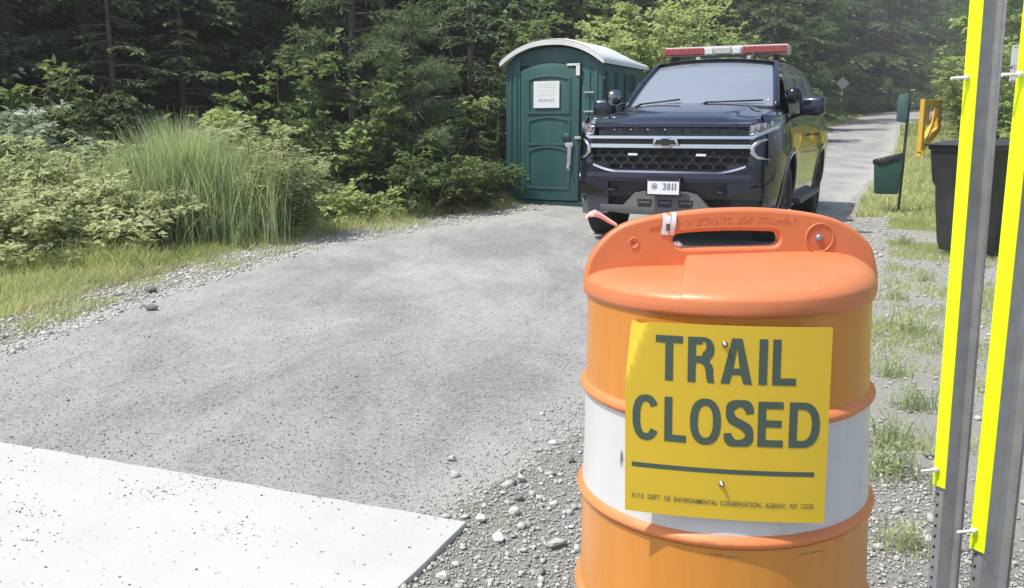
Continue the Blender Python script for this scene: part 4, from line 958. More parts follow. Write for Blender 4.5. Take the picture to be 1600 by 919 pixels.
for z, w in ((1.62, .15), (1.36, .15)):
    mb = MB(); mb.box((.56, -.03, z), (w, .02, .022), bev=.004); mb.build('hinge_strap', M['hw'], TOI)
mb = MB(); mb.box((.40, -.045, 1.93), (.06, .015, .16), bev=.004); mb.box((.33, -.045, 2.0), (.2, .015, .03), bev=.004); mb.build('closer_strap', M['pt_r'], dp)
# side walls: framed panels, louvres near the top
for s in (1, -1):
    xs = s*(hw+.0)
    w_ = MB(); w_.box((s*(hw-.015), PD/2, PH/2+.06), (.03, PD-.02, PH-.14), bev=.008); wl = w_.build('side_wall', M['pt'], TOI)
    for i in range(4):
        y = .16+i*.377; mb = MB(); mb.box((s*(hw+.012), y, PH/2+.02), (.03, .09, PH-.28), bev=.012); mb.build('rib', M['pt_d'], wl)
    for i in range(7):
        mb = MB(); mb.box((s*(hw+.006), PD*.63, PH-.34+i*.036), (.02, .42, .014)); mb.build('louvre', M['black'], wl)
    for i in range(5):
        mb = MB(); mb.ball((s*(hw+.004), .04, .3+i*.38), .012, seg=8); mb.build('rivet', M['white'], wl)
# roof: arched shell with overhang, hipped towards the back
def rf(u, v, off=0):
    x = (u*2-1)*(hw+.05); y = -.11+v*(PD+.20)
    rise = .28*(1-abs(u*2-1)**2.3); back = max(0, (v-.55)/.45)
    z = PH-.01+rise*(1-.75*back**1.4)+.03*(1 if .18 < u < .82 and .12 < v < .8 else 0)*0
    z += .012*math.sin(v*math.pi*6)**8*(1 if .1 < u < .9 else 0)
    if v < .03: z -= .01
    return Vector((x, y, z+off))
mb = MB(); mb.grid(lambda u, v: rf(u, v, .07 if 0 < u < 1 else .045), 40, 30); nb_ = 40
mb.grid(lambda u, v: rf(u, 0, .07*v-.005 if 0 < u < 1 else .045*v), 40, 1); mb.grid(lambda u, v: rf(u, 1, .07*v-.005 if 0 < u < 1 else .045*v), 40, 1)
for e_ in (0, 1): mb.grid(lambda u, v: rf(e_, u, .045*v), 30, 1)
mb.grid(lambda u, v: rf(u, v, 0), 40, 30); mb.build('roof', M['pt_r'], TOI, weld=True, sm=50)
mb = MB(); mb.tube([(-.5, PD-.12, 1.9), (-.5, PD-.12, 2.36)], .045, 14); mb.build('vent_pipe', M['pt_r'], TOI)

# ------------------------------------------------------------------ dog waste station
M['st_green'] = mat('station_green', (.018, .072, .058), .5, noise=(5, .5, (.03, .10, .08)))
M['disp'] = mat('dispenser_green', (.06, .12, .12), .5, noise=(5, .5, (.09, .16, .155)))
M['postdark'] = mat('dark_green_steel', (.05, .065, .05), .5, metal=.3, noise=(20, .6, (.1, .1, .08)))
M['bag'] = mat('black_bin_liner', (.012, .012, .013), .28, noise=(20, .5, (.05, .05, .05)), bump=(25, .8))
b0 = P(1403, 335); ST = empty('waste_station', 'thin green post carrying a bag dispenser and a small green bin with black liner', 'waste station', (b0.x, b0.y, 0), math.radians(-20))
mb = MB(); mb.prism([(-.018, -.01), (.018, -.01), (.018, .01), (.010, .01), (.010, .0), (-.010, .0), (-.010, .01), (-.018, .01)], -.1, 1.99, 'z'); o = mb.build('post', M['postdark'], ST); o.rotation_euler = (0, math.radians(1.2), 0)
for z in (1.93, 1.62, 1.45):
    mb = MB(); mb.tube([(.02+.02*z/2, -.02, z), (.055+.02*z/2, -.02, z)], .008, 6); mb.ball((.06+.02*z/2, -.02, z), .014, seg=8); mb.build('bolt', M['screw'], ST)
mb = MB(); mb.prism([(-.11, 1.22), (.0, 1.20), (.015, 1.26), (.02, 1.53), (.0, 1.57), (-.08, 1.57), (-.11, 1.52)], -.10, .02, 'y', bev=.012); mb.build('bag_dispenser', M['disp'], ST, sm=40)
mb = MB(); V_ = []
def taper(mb, z0, z1, w0, w1, d0, d1, cx=0, cy=0, bev=.02, tilt=0):
    lo = [(-w0/2, -d0/2), (w0/2, -d0/2), (w0/2, d0/2), (-w0/2, d0/2)]; hi = [(-w1/2, -d1/2), (w1/2, -d1/2), (w1/2, d1/2), (-w1/2, d1/2)]
    A = [mb.b.verts.new((cx+x, cy+y, z0)) for x, y in lo]; B = [mb.b.verts.new((cx+x, cy+y, z1+tilt*x)) for x, y in hi]
    fs = [mb.b.faces.new(A[::-1])]+[mb.b.faces.new([A[i], A[(i+1) % 4], B[(i+1) % 4], B[i]]) for i in range(4)]
    fs.append(mb.b.faces.new(B)); bmesh.ops.bevel(mb.b, geom=[e for e in set(e for f in fs for e in f.edges)], offset=bev, segments=3, affect='EDGES', profile=.5); return mb
taper(mb, .27, .74, .29, .35, .24, .30, cx=-.17, cy=-.02, tilt=.25); bn = mb.build('bin', M['st_green'], ST, sm=40)
mb = MB(); rr_ = random.Random(8); pr = None; first = None; k = 44
for i in range(k):
    a = 2*math.pi*i/k; x = .188*max(-1, min(1, 1.25*math.cos(a))); y = .162*max(-1, min(1, 1.25*math.sin(a))); zt_ = .755+.25*x
    c_ = [mb.b.verts.new((-.17+x*s_, -.02+y*s_, zt_+dz_)) for s_, dz_ in ((.9, -.09), (.97, .008), (1.0, .0), (1.005, -.03-rr_.random()*.035*(1-.6*(x > .1))))]
    if pr: 
        for q_ in range(3): mb.b.faces.new([pr[q_], c_[q_], c_[q_+1], pr[q_+1]])
    else: first = c_
    pr = c_
for q_ in range(3): mb.b.faces.new([pr[q_], first[q_], first[q_+1], pr[q_+1]])
mb.build('bin_liner', M['bag'], bn, sm=60)

# ------------------------------------------------------------------ yellow gate end
M['gate'] = mat('gate_yellow', (.70, .42, .035), .5, noise=(4, .5, (.60, .33, .03)), bump=(30, .1))
M['gsign'] = mat('gate_plate', (.6, .58, .55), .5, noise=(9, .7, (.4, .1, .07)))
gy = 24.0; gx = (1446-800)/1400*gy*.99; GT = empty('barrier_gate', 'yellow steel gate leaf standing open beside the trail, seen almost end on', 'gate', (gx, gy, hy(gy)), math.radians(49))
# leaf in local XZ plane, x runs away from the hinge post
def gbar(p, q_, w, nm='bar', y=0):
    p, q_ = Vector((p[0], y, p[1])), Vector((q_[0], y, q_[1])); d = q_-p; an = math.atan2(d.z, d.x)
    mb = MB(); mb.box((0, 0, 0), (d.length, .11, w), bev=.006); o = mb.build(nm, M['gate'], GT); o.location = (p+q_)/2; o.rotation_euler = (0, -an, 0); return o
zt, zb_ = 1.42, .25
gbar((-.55, .12), (-.55, zt+.04), .20, 'frame_post'); gbar((-.47, zt-.05), (.72, zt-.02), .17, 'top_rail'); gbar((.78, .62), (.78, zt+.04), .22, 'frame_post', y=.003); gbar((-.47, .20), (.72, .67), .17, 'lower_rail'); gbar((-.40, .32), (.66, zt-.14), .09, 'brace', y=-.012)
mb = MB(); mb.tube([(-.55, 0, -.5), (-.55, 0, .2)], .08, 14); mb.build('post', M['gate'], GT)
mb = MB(); mb.box((.1, .075, 1.05), (.34, .006, .42)); mb.build('plate', M['gsign'], GT)

# ------------------------------------------------------------------ diamond warning sign far up the trail, white notice sign
M['signback'] = mat('sign_back', (.36, .37, .38), .45, metal=.3, noise=(9, .4, (.45, .45, .45)))
x, y = at(1304, 58); DS = empty('diamond_sign', 'small grey diamond shaped sign on a post at the far left verge of the trail', 'sign', (x, y, hy(y)), math.radians(6))
mb = MB(); mb.box((0, .03, 1.15), (.09, .05, 2.5)); mb.build('post', M['signback'], DS)
mb = MB(); mb.box((0, 0, 2.15), (.60, .02, .60), rot=Matrix.Rotation(math.pi/4, 3, 'Y').to_euler(), bev=.004); mb.build('panel', M['signback'], DS)
NY = 14.5; nxx = (1601-800)/1400*NY
NS = empty('notice_sign', 'white notice sign with black lettering between the posts at the right edge', 'sign', (nxx, NY, hy(NY)), 0)
z1, z0_ = zat(72, NY)-hy(NY), zat(128, NY)-hy(NY); hwid = .46
mb = MB(); mb.box((0, .05, z1/2), (.07, .06, z1)); mb.build('post', M['steel'], NS)
mb = MB(); mb.box((0, 0, (z0_+z1)/2), (hwid*2, .012, z1-z0_), bev=.003); pn = mb.build('panel', M['paper'], NS)
xl = lambda px: (px-1601)/1400*NY
for tx, a, b, ya, yb in (('NO', 1573.5, 1586, 81, 87), ('HO', 1575, 1588, 91.5, 97), ('MOTOR', 1553, 1589, 102, 109), ('EXCEPT S', 1538, 1590, 113, 120)):
    za, zb2 = zat(yb, NY)-hy(NY), zat(ya, NY)-hy(NY); me = text_mesh(tx, 0, .01, (xl(a), za, xl(b), zb2)); map_mesh(me, lambda v: Vector((v.x, -.0085, v.y))); mobj('lettering', me, M['ink'] if ya > 90 else M['signt'], pn)
mb = MB()
for zz_ in (z1-.02, z0_+.02): mb.box((0, -.0072, zz_), (hwid*2-.03, .0012, .012))
mb.build('border_line', M['ink'], pn)

# ------------------------------------------------------------------ wheeled trash carts
M['cart'] = mat('cart_plastic', (.028, .029, .031), .42, noise=(3, .6, (.05, .05, .052)), bump=(40, .08)); wear(M['cart'], 6, .5, .75, (.10, .098, .09), .5, (1, 1, .3))
def cart(x, y, rz, lab, sc=1.0):
    t = empty('trash_cart', lab, 'trash cart', (x, y, 0), rz); t.scale = (sc, sc, sc)
    mb = MB(); n = 7
    prof = [(.0, .0), (.03, .0), (.10, .2), (.28, .235), (.55, .26), (.78, .275), (.93, .29)]
    sec = [(.05, .205, .235), (.12, .222, .255), (.45, .245, .285), (.62, .252, .295), (.66, .272, .315), (.74, .28, .325), (.94, .292, .345), (.95, .305, .36), (.985, .305, .36)]
    prev = None
    for z, hx, hyy in sec:
        ring = []
        for (cx_, cy_) in ((1, 1), (-1, 1), (-1, -1), (1, -1)):
            for k in range(4):
                a = math.atan2(cy_, cx_)-math.pi/4+math.pi/2*k/3; ring.append(mb.b.verts.new((cx_*(hx-.04)+.04*math.cos(a), cy_*(hyy-.04)+.04*math.sin(a), z)))
        if prev: 
            for i in range(16): mb.b.faces.new([prev[i], prev[(i+1) % 16], ring[(i+1) % 16], ring[i]])
        else: mb.b.faces.new(ring[::-1])
        prev = ring
    mb.b.faces.new(prev); mb.build('body', M['cart'], t, sm=50)
    mb = MB()
    def lidf(u, v):
        x_ = (u*2-1)*.312; y_ = -.385+v*.76; return Vector((x_, y_, .992+.045*(1-abs(u*2-1)**4)*(1-abs(v*2-1)**5)))
    mb.grid(lidf, 16, 14); mb.build('lid', M['cart'], t, sm=60, thick=.014)
    mb = MB(); mb.tube([(-.24, .36, .93), (-.24, .43, .97), (.24, .43, .97), (.24, .36, .93)], .016, 10); mb.build('handle', M['cart'], t)
    mb = MB(); mb.prism([(.34, .66), (.40, .70), (.405, .86), (.35, .93), (.30, .9), (.30, .68)], -.25, .25, 'x', bev=.01); mb.build('back_grip', M['cart'], t, sm=40)
    mb = MB(); mb.tube([(-.29, .24, .13), (.29, .24, .13)], .012, 8); mb.build('axle', M['steel'], t)
    for s in (-1, 1):
        mb = MB(); mb.lathe([(.05, -.028), (.115, -.028), (.13, -.018), (.13, .018), (.115, .028), (.05, .028), (.05, -.028)], c=(s*.275, .24, .13), axis='x', n=32); w = mb.build('wheel', M['black'], t, sm=40)
        mb = MB(); mb.lathe([(.0001, s*.024), (.03, s*.026), (.078, s*.022), (.084, s*.031), (.088, s*.031), (.09, s*.02)], c=(s*.275, .24, .13), axis='x', n=32); mb.build('hub', M['cart'], w)
    return t
cart(4.17, 8.0, math.radians(-78), 'black wheeled trash cart seen side on behind the two steel posts')
# ------------------------------------------------------------------ patrol vehicle
# local axes: x to the vehicle's left (right in the picture), y backwards, z up, origin on the ground under the front axle
M['paint'] = mat('dark_blue_paint', (.007, .0115, .038), .28, metal=.5, coat=1, noise=(3, .3, (.010, .0155, .047)))
M['chrome'] = mat('chrome', (.62, .62, .63), .14, metal=1, noise=(30, .3, (.5, .5, .52)))
M['trim'] = mat('black_trim', (.012, .012, .014), .5, noise=(20, .5, (.025, .025, .027)), bump=(200, .1))
M['gloss'] = mat('gloss_black', (.006, .006, .008), .12, spec=.6)
M['skid'] = mat('grey_skid_plate', (.09, .09, .094), .5, noise=(8, .5, (.13, .13, .13)), bump=(60, .1))
M['gold'] = mat('gold_stripe', (.52, .34, .02), .3, noise=(4, .3, (.6, .42, .05)), coat=.8)
M['lens'] = mat('headlamp_lens', (.035, .036, .04), .12, spec=1, noise=(60, .7, (.25, .25, .25)), coat=1)
M['lampw'] = mat('lamp_white', (.7, .71, .73), .25, noise=(80, .4, (.5, .5, .52)))
M['pod'] = mat('lamp_pod_grey', (.22, .22, .23), .3, noise=(80, .6, (.4, .4, .4)))
M['spot'] = mat('dark_chrome', (.28, .28, .30), .2, metal=1, noise=(9, .6, (.12, .12, .13)))
M['red'] = mat('light_bar_red', (.26, .02, .022), .25, noise=(50, .6, (.4, .05, .05)), coat=1)
M['barrim'] = mat('light_bar_shell', (.55, .50, .48), .25, noise=(20, .4, (.66, .62, .6)), coat=.6)
M['seat'] = mat('seat_dark', (.03, .03, .033), .8, noise=(8, .4, (.05, .05, .05)))
M['tyre'] = mat('tyre_rubber', (.022, .022, .023), .85, noise=(9, .8, (.06, .058, .053)), bump=(80, .3))
def glass_mat():
    m = bpy.data.materials.new('tinted_glass'); m.use_nodes = True; t = m.node_tree; t.nodes.remove(t.nodes['Principled BSDF']); out = t.nodes['Material Output']
    g = t.nodes.new('ShaderNodeBsdfGlossy'); g.inputs['Roughness'].default_value = .03; g.inputs[0].default_value = (.9, .94, 1, 1)
    d = t.nodes.new('ShaderNodeBsdfTransparent'); d.inputs[0].default_value = (.32, .36, .37, 1)
    f = t.nodes.new('ShaderNodeFresnel'); f.inputs[0].default_value = 1.9; n = t.nodes.new('ShaderNodeTexNoise'); n.inputs['Scale'].default_value = 3
    tc = t.nodes.new('ShaderNodeTexCoord'); t.links.new(tc.outputs['Object'], n.inputs['Vector'])
    a = t.nodes.new('ShaderNodeMath'); a.operation = 'MULTIPLY_ADD'; a.inputs[1].default_value = .12; t.links.new(n.outputs['Fac'], a.inputs[0]); t.links.new(f.outputs[0], a.inputs[2])
    df = t.nodes.new('ShaderNodeBsdfDiffuse'); df.inputs[0].default_value = (.36, .40, .47, 1)      # pale diffuse colour imitates sky glare on the glass
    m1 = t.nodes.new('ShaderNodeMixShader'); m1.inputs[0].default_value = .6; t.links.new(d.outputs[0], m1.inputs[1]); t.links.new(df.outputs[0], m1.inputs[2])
    mx = t.nodes.new('ShaderNodeMixShader'); t.links.new(a.outputs[0], mx.inputs[0]); t.links.new(m1.outputs[0], mx.inputs[1]); t.links.new(g.outputs[0], mx.inputs[2]); t.links.new(mx.outputs[0], out.inputs[0]); return m
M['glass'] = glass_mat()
CA = math.radians(24)
CAR = empty('patrol_car', 'dark blue police sport utility with red light bar parked facing the camera', 'car', (1.86, 9.50, 0), -CA)
def part(mb, nm, m, parent=None, **k): return mb.build(nm, m if isinstance(m, list) else M[m], parent or CAR, **k)
def lerp(tab, t):
    return float(np.interp(t, [a[0] for a in tab], [a[1] for a in tab]))
def yf(x, z):
    """front face of the body in plan and profile"""
    a = abs(x); base = lerp([(.25, -.86), (.45, -.95), (.62, -.98), (.72, -.985), (.95, -.955), (1.06, -.95), (1.16, -.93), (1.2, -.88)], z)
    return base+.055*(a/.8)**2+.42*max(0, (a-.80)/.22)**2.2
def sx(y, z):
    """half width of the side"""
    w = lerp([(.3, .955), (.45, 1.0), (.7, 1.02), (.9, 1.03), (1.08, 1.015), (1.18, .985), (1.25, .955), (1.30, .93)], z)
    w += .018*math.exp(-((y)/.5)**2)*(1 if z > .5 else .5)+.018*math.exp(-((y-3.07)/.5)**2)*(1 if z > .5 else .5)
    if y < -.35: w -= .22*((-.35-y)/.6)**2.4
    if y > 3.9: w -= .10*((y-3.9)/.5)**2
    return w
# sides with wheel openings (front fender, doors, rear quarter as separate panels)
ARC = .475
def side_panel(s, y0, y1, nm, mat_='paint', zlo=.40, zhi=1.26, off=0.0, parent=None, zlo_f=None, zhi_f=None, ny=None):
    mb = MB(); nu = ny or max(6, int((y1-y0)/.05)); nv = 22; g = []
    for i in range(nu+1):
        col_ = []
        for j in range(nv+1):
            y = y0+(y1-y0)*i/nu; a, b = (zlo_f(y) if zlo_f else zlo), (zhi_f(y) if zhi_f else zhi); z = a+(b-a)*j/nv; dead = False
            for cy in (0, 3.07):
                d = math.hypot(y-cy, z-.42)
                if d < ARC:
                    if d < ARC-.09: dead = True
                    k = ARC/max(d, 1e-3); y2, z2 = cy+(y-cy)*k, .42+(z-.42)*k
                    if not dead: y, z = y2, z2
            col_.append((mb.b.verts.new((s*(sx(y, z)+off), y, z)), dead))
        g.append(col_)
    for i in range(nu):
        for j in range(nv):
            q_ = [g[i][j], g[i+1][j], g[i+1][j+1], g[i][j+1]]
            if any(v[1] for v in q_): continue
            f = mb.b.faces.new([v[0] for v in q_]); f.smooth = True
    return part(mb, nm, mat_, parent)
for s in (1, -1):
    side_panel(s, -.80, .52, 'front_fender', zlo=.40)
    for k, (a, b) in enumerate(((.528, 1.62), (1.628, 2.62))):
        d = side_panel(s, a, b, 'door', zlo=.42)
        mb = MB(); y = b-.2; x = s*(sx(y, 1.06)); mb.tube([(x, y-.11, 1.06), (x+s*.035, y-.09, 1.065), (x+s*.035, y+.07, 1.065), (x, y+.09, 1.06)], .013, 8); part(mb, 'door_handle', 'chrome' if False else 'gloss', d)
    side_panel(s, 2.628, 4.36, 'rear_quarter', zlo=.42)
    side_panel(s, -.15, 4.3, 'gold_stripe', 'gold', off=.0025, zlo_f=lambda y: .93+.0*y, zhi_f=lambda y: 1.135+.03*math.sin(y*1.3))
    # arch lips, liners, running boards
    for cy in (0, 3.07):
        mb = MB(); pr = None
        for i in range(29):
            a = math.radians(-12+204*i/28); y, z = cy+ARC*math.cos(a), .42+ARC*math.sin(a)
            c_ = [mb.b.verts.new((s*(sx(y, max(z, .35))+dx), cy+(ARC+dr)*math.cos(a), .42+(ARC+dr)*math.sin(a))) for dx, dr in ((-.02, .0), (.012, -.008), (.016, .03), (.001, .055))]
            if pr:
                for q_ in range(3): f = mb.b.faces.new([pr[q_], c_[q_], c_[q_+1], pr[q_+1]]); f.smooth = True
            pr = c_
        part(mb, 'arch_lip', 'paint')
        mb = MB(); mb.grid(lambda u, v: Vector((s*(.55+.43*v), cy+ARC*math.cos(math.pi*u), .42+ARC*math.sin(math.pi*u))), 20, 2); mb.prism([(cy+ARC*math.cos(math.pi*i/16), .42+ARC*math.sin(math.pi*i/16)) for i in range(17)], s*.50, s*.55, 'x'); part(mb, 'arch_liner', 'trim')
    mb = MB(); mb.prism([(.55, .34), (2.5, .34), (2.56, .40), (.5, .40)], s*.86, s*1.09, 'x', bev=.015); part(mb, 'running_board', 'skid')
    mb = MB(); mb.box((s*.93, 1.53, .38), (.12, 2.0, .12)); part(mb, 'rocker_panel', 'paint')
# wheels
def wheel(x, y, s, steer=0):
    w = bpy.data.objects.new('wheel', None); 
    mb = MB(); Ro, hw_ = .405, .142
    mb.lathe([(.255, -hw_+.01), (.30, -hw_-.004), (.36, -hw_-.006), (.388, -hw_+.004), (.400, -hw_+.022), (Ro, -.09), (Ro, .09), (.400, hw_-.022), (.388, hw_-.004), (.36, hw_+.006), (.30, hw_+.004), (.255, hw_-.01), (.25, 0), (.255, -hw_+.01)], axis='x', n=64)
    t = part(mb, 'wheel', 'tyre', None); t.location = (x, y, Ro); t.rotation_euler = (0, 0, steer)
    mb = MB(); n = 40
    for i in range(n):
        a = 2*math.pi*i/n
        for xx, off in ((-.105, 0), (-.055, .5), (0, 0), (.055, .5), (.105, 0)):
            aa = a+off*2*math.pi/n; mb.box((xx, (Ro+.002)*math.cos(aa), (Ro+.002)*math.sin(aa)), (.042, .010, .044), rot=Matrix.Rotation(aa, 3, 'X').to_euler())
    tr = part(mb, 'tread', 'tyre', t); tr['kind'] = 'stuff'
    mb = MB(); mb.lathe([(.255, s*.10), (.25, s*.125), (.235, s*.12), (.22, s*.09), (.08, s*.07), (.07, s*.10), (.0001, s*.105)], axis='x', n=48)
    for i in range(6):
        a = 2*math.pi*i/6; mb.box((s*.098, .14*math.cos(a), .14*math.sin(a)), (.03, .20, .055), rot=Matrix.Rotation(a, 3, 'X').to_euler(), bev=.006)
    part(mb, 'rim', 'trim', t); return t
for (x, y, s, st) in ((.865, 0, 1, .0), (-.865, 0, -1, .0), (.865, 3.07, 1, 0), (-.865, 3.07, -1, 0)): wheel(x, y, s, st)
mb = MB(); mb.box((0, 1.7, .45), (1.3, 4.9, .12)); mb.box((0, 0, .4), (1.4, .12, .12)); mb.box((0, 3.07, .4), (1.4, .14, .14)); part(mb, 'underbody', 'trim')
mb = MB(); mb.grid(lambda u, v: Vector(((u*2-1)*.93, 4.36-.04*abs(u*2-1)**4+.02*math.sin(v*3), .45+.82*v)), 12, 10); part(mb, 'tailgate', 'paint')

# bonnet
def hood(u, v):
    a = u*2-1; hwid_ = lerp([(0, .80), (.3, .87), (1, .90)], v); x = a*hwid_; yfr = yf(x, 1.19)+.01; yb_ = .42-.17*(1-abs(a)**2)
    y = yfr+(yb_-yfr)*v; z = 1.165+.165*v**.62+.045*(1-abs(a)**2.5)*(.5+.5*v)
    if v < .12: z -= .05*(1-v/.12)**2
    dome = 1/(1+math.exp((abs(x)-.50-.10*v)/.022)); z += .022*dome*min(1, v*4)
    if abs(a) > .9: z -= .05*((abs(a)-.9)/.1)**2
    return Vector((x, y, z))
mb = MB(); mb.grid(hood, 80, 40); part(mb, 'bonnet', 'paint')
for s in (1, -1):        # shoulders between bonnet and fender
    def sh(u, v, s=s):
        h = hood(1 if s > 0 else 0, u); zz = 1.26; y = h.y; w = sx(max(y, -.8), zz)-.0; e = Vector((s*w, max(y, -.80), zz)); t = v
        p = h.lerp(e, t); p.z = h.z+(e.z-h.z)*t**1.6+.012*math.sin(math.pi*t); return p
    mb = MB(); mb.grid(sh, 30, 8); part(mb, 'fender_top', 'paint')
# cowl, front pieces swept across the nose
def sweep(prof, x0, x1, off=0.0, n=40, zf=None, close=True):
    """closed profile of (depth behind the nose surface, z) swept from x0 to x1"""
    mb = MB(); pr = None; first = None
    for i in range(n+1):
        x = x0+(x1-x0)*i/n; ring = []
        for d, z in prof:
            zz = z+(zf(x) if zf else 0); ring.append(mb.b.verts.new((x, yf(x, zz)+d+off, zz)))
        if pr:
            for k in range(len(prof)): f = mb.b.faces.new([pr[k], pr[(k+1) % len(prof)], ring[(k+1) % len(prof)], ring[k]])
        else: mb.b.faces.new(ring[::-1])
        pr = ring
    mb.b.faces.new(pr); return mb
part(sweep([(.0, 1.175), (.06, 1.19), (.10, 1.14), (.02, 1.145)], -.80, .80), 'bonnet_lip', 'paint', sm=40)
part(sweep([(.085, 1.16), (.11, 1.16), (.11, .70), (.085, .70)], -.86, .86), 'grille_backing', 'trim')
part(sweep([(.03, 1.148), (.09, 1.148), (.09, 1.065), (.035, 1.065)], -.74, .74, off=.03), 'upper_grille', 'gloss')
for i in range(8):
    x = -.60+i*.171
    if abs(x) < .06: continue
    mb = MB(); mb.prism([(x-.052, 1.128), (x-.038, 1.142), (x+.038, 1.142), (x+.052, 1.128), (x+.04, 1.09), (x-.04, 1.09)], yf(x, 1.1)+.048, yf(x, 1.1)+.06, 'y', bev=.003); part(mb, 'grille_insert', 'trim')
    if i in (0, 1, 2, 3): 
        mb = MB(); mb.ball((x+.05, yf(x, 1.12)+.045, 1.122), .010, seg=8); part(mb, 'strobe_lamp', 'lampw')
part(sweep([(-.012, 1.062), (.05, 1.064), (.05, 1.034), (-.018, 1.036)], -.80, .80), 'chrome_bar', 'chrome', sm=30)
part(sweep([(.012, 1.033), (.05, 1.033), (.05, .990), (.012, .990)], -.80, .80, off=.01), 'bar_gap', 'trim', sm=30)
part(sweep([(-.018, .985), (.05, .987), (.05, .946), (-.020, .949)], -.78, .78), 'chrome_bar', 'chrome', sm=30)
for s in (1, -1):   # chrome sweeps out under the lamps, then bends down round the corner recess
    x0, x1 = (.78, .985)
    part(sweep([(-.012, 1.062), (.03, 1.064), (.03, 1.030), (-.014, 1.030)], s*x0, s*x1, zf=lambda x: .10*(abs(x)-.78)/.2), 'chrome_wing', 'chrome', sm=30)
    def cpt(x, z, d=-.008): return (s*x, yf(x, z)+d, z)
    mb = MB(); mb.tube([cpt(.955, 1.055), cpt(.84, 1.01), cpt(.79, .965), cpt(.79, .91), cpt(.83, .87), cpt(.93, .845)], [.014, .020, .026, .026, .020, .009], 8); part(mb, 'chrome_bracket', 'chrome')
    mb = MB(); mb.grid(lambda u, v: Vector((s*(.80+.17*u), yf(.80+.17*u, .95)+.05, .84+.20*v)), 8, 4); part(mb, 'corner_recess', 'gloss')
    # corner air slot
    mb = MB(); mb.tube([cpt(.945, .90), cpt(.968, .80), cpt(.96, .66), cpt(.90, .60)], .012, 6); part(mb, 'corner_trim', 'gloss')
    # headlamp: lens, dark surround, lamp pods
    def hl(u, v, s=s, d=-.004):
        x = .755+.235*u; z = 1.068+.10*u*.6+(.092+.03*u)*v; return Vector((s*x, yf(x, z)+d+.02*v, z))
    mb = MB(); mb.grid(lambda u, v: hl(u, v), 24, 8); L_ = part(mb, 'headlight', 'lens')
    mb = MB(); mb.grid(lambda u, v: hl(-.04+1.1*u, -.1+1.2*v, d=.006), 24, 8); part(mb, 'lamp_surround', 'gloss', L_)
    for i in range(4):
        mb = MB(); p = hl(.14+.2*i, .52, d=-.010); mb.box(p, (.026, .02, .052), bev=.006); part(mb, 'lamp_pod', 'pod', L_)
    mb = MB(); p0_ = [hl(t/8, .03, d=-.012) for t in range(9)]; mb.tube(p0_, .006, 6); part(mb, 'lamp_strip', 'chrome', L_)
# body behind the nose corners
for s in (1, -1):
    mb = MB(); mb.grid(lambda u, v: Vector((s*(.76+.245*u), yf(.76+.245*u, .5+.72*v)+.012, .48+.74*v)), 16, 20); part(mb, 'nose_corner', 'paint')
# emblem: bow tie outline with dark core
bt = [(-.115, -.028), (-.045, -.028), (-.04, -.042), (.04, -.042), (.045, -.028), (.115, -.028), (.095, .028), (.04, .028), (.035, .042), (-.045, .042), (-.05, .028), (-.1, .028)]
mb = MB(); mb.prism([(x*1.12, 1.005+z*1.15) for x, z in bt], -1.012, -.98, 'y', bev=.003); em = part(mb, 'emblem', 'chrome', sm=30)
mb = MB(); mb.prism([(x*.9, 1.005+z*.8) for x, z in bt], -1.0155, -1.0, 'y'); part(mb, 'emblem_core', 'trim', em)
# lower grille: honeycomb bars
mb = MB()
def hexring(cx, cz, a, h, w):
    o = [(cx-a, cz), (cx-a*.55, cz+h), (cx+a*.55, cz+h), (cx+a, cz), (cx+a*.55, cz-h), (cx-a*.55, cz-h)]
    i_ = [(cx+(x-cx)*(1-w), cz+(z-cz)*(1-w)) for x, z in o]
    for k in range(6):
        k2 = (k+1) % 6; qd = [o[k], o[k2], i_[k2], i_[k]]
        A = [mb.b.verts.new((x, yf(x, z)+.012, z)) for x, z in qd]; B = [mb.b.verts.new((x, yf(x, z)+.05, z)) for x, z in qd]
        mb.b.faces.new(A); mb.b.faces.new([A[2], A[3], B[3], B[2]]); mb.b.faces.new([A[0], A[1], B[1], B[0]])
for r_ in range(3):
    cz = .905-r_*.066
    nx_ = 7
    for c_ in range(-nx_, nx_+1):
        cx = c_*.128+(.064 if r_ % 2 else 0)
        lim = .75-.06*max(0, r_-1)
        if abs(cx) < lim: hexring(cx, cz, .078, .032, .17)
part(mb, 'honeycomb_grille', 'trim')['kind'] = 'stuff'
for x in (-.33, .33):
    mb = MB(); mb.box((x, yf(x, .88)-.004, .885), (.095, .02, .022), bev=.004); part(mb, 'grille_lamp', 'lampw')
# bumper
part(sweep([(-.004, .734), (.04, .740), (.06, .70), (-.014, .714)], -.74, .74, zf=lambda x: .06*max(0, (abs(x)-.5)/.24)**1.5), 'bumper_lip', 'paint', sm=40)
part(sweep([(-.016, .712), (.06, .712), (.08, .62), (-.004, .630), (-.022, .668)], -.80, .80), 'bumper', 'paint', sm=25)
part(sweep([(.03, .635), (.07, .635), (.08, .47), (.04, .47)], -.93, .93), 'lower_intake', 'trim')
for s in (1, -1):
    part(sweep([(.0, .80), (.05, .80), (.05, .50), (.02, .47), (-.004, .55)], s*.58, s*1.0, n=16), 'bumper_corner', 'paint', sm=30)
    mb = MB(); mb.prism([(s*.62, .56), (s*.88, .60), (s*.88, .50), (s*.64, .50)], yf(.75, .55)-.01, yf(.75, .55)+.05, 'y'); part(mb, 'fog_recess', 'gloss')
    mb = MB(); mb.grid(lambda u, v: Vector((s*(.60+.38*u), yf(.60+.38*u, .4)+.03, .30+.22*v-.02*u)), 10, 6); part(mb, 'air_dam', 'skid' if s < 0 else 'trim')
    mb = MB(); mb.tube([(s*.5, yf(.5, .53)+.05, .53), (s*.5, yf(.5, .53)-.03, .54), (s*.56, yf(.5, .53)-.03, .54), (s*.56, yf(.5, .53)+.05, .53)], .013, 8); part(mb, 'tow_hook', 'trim')
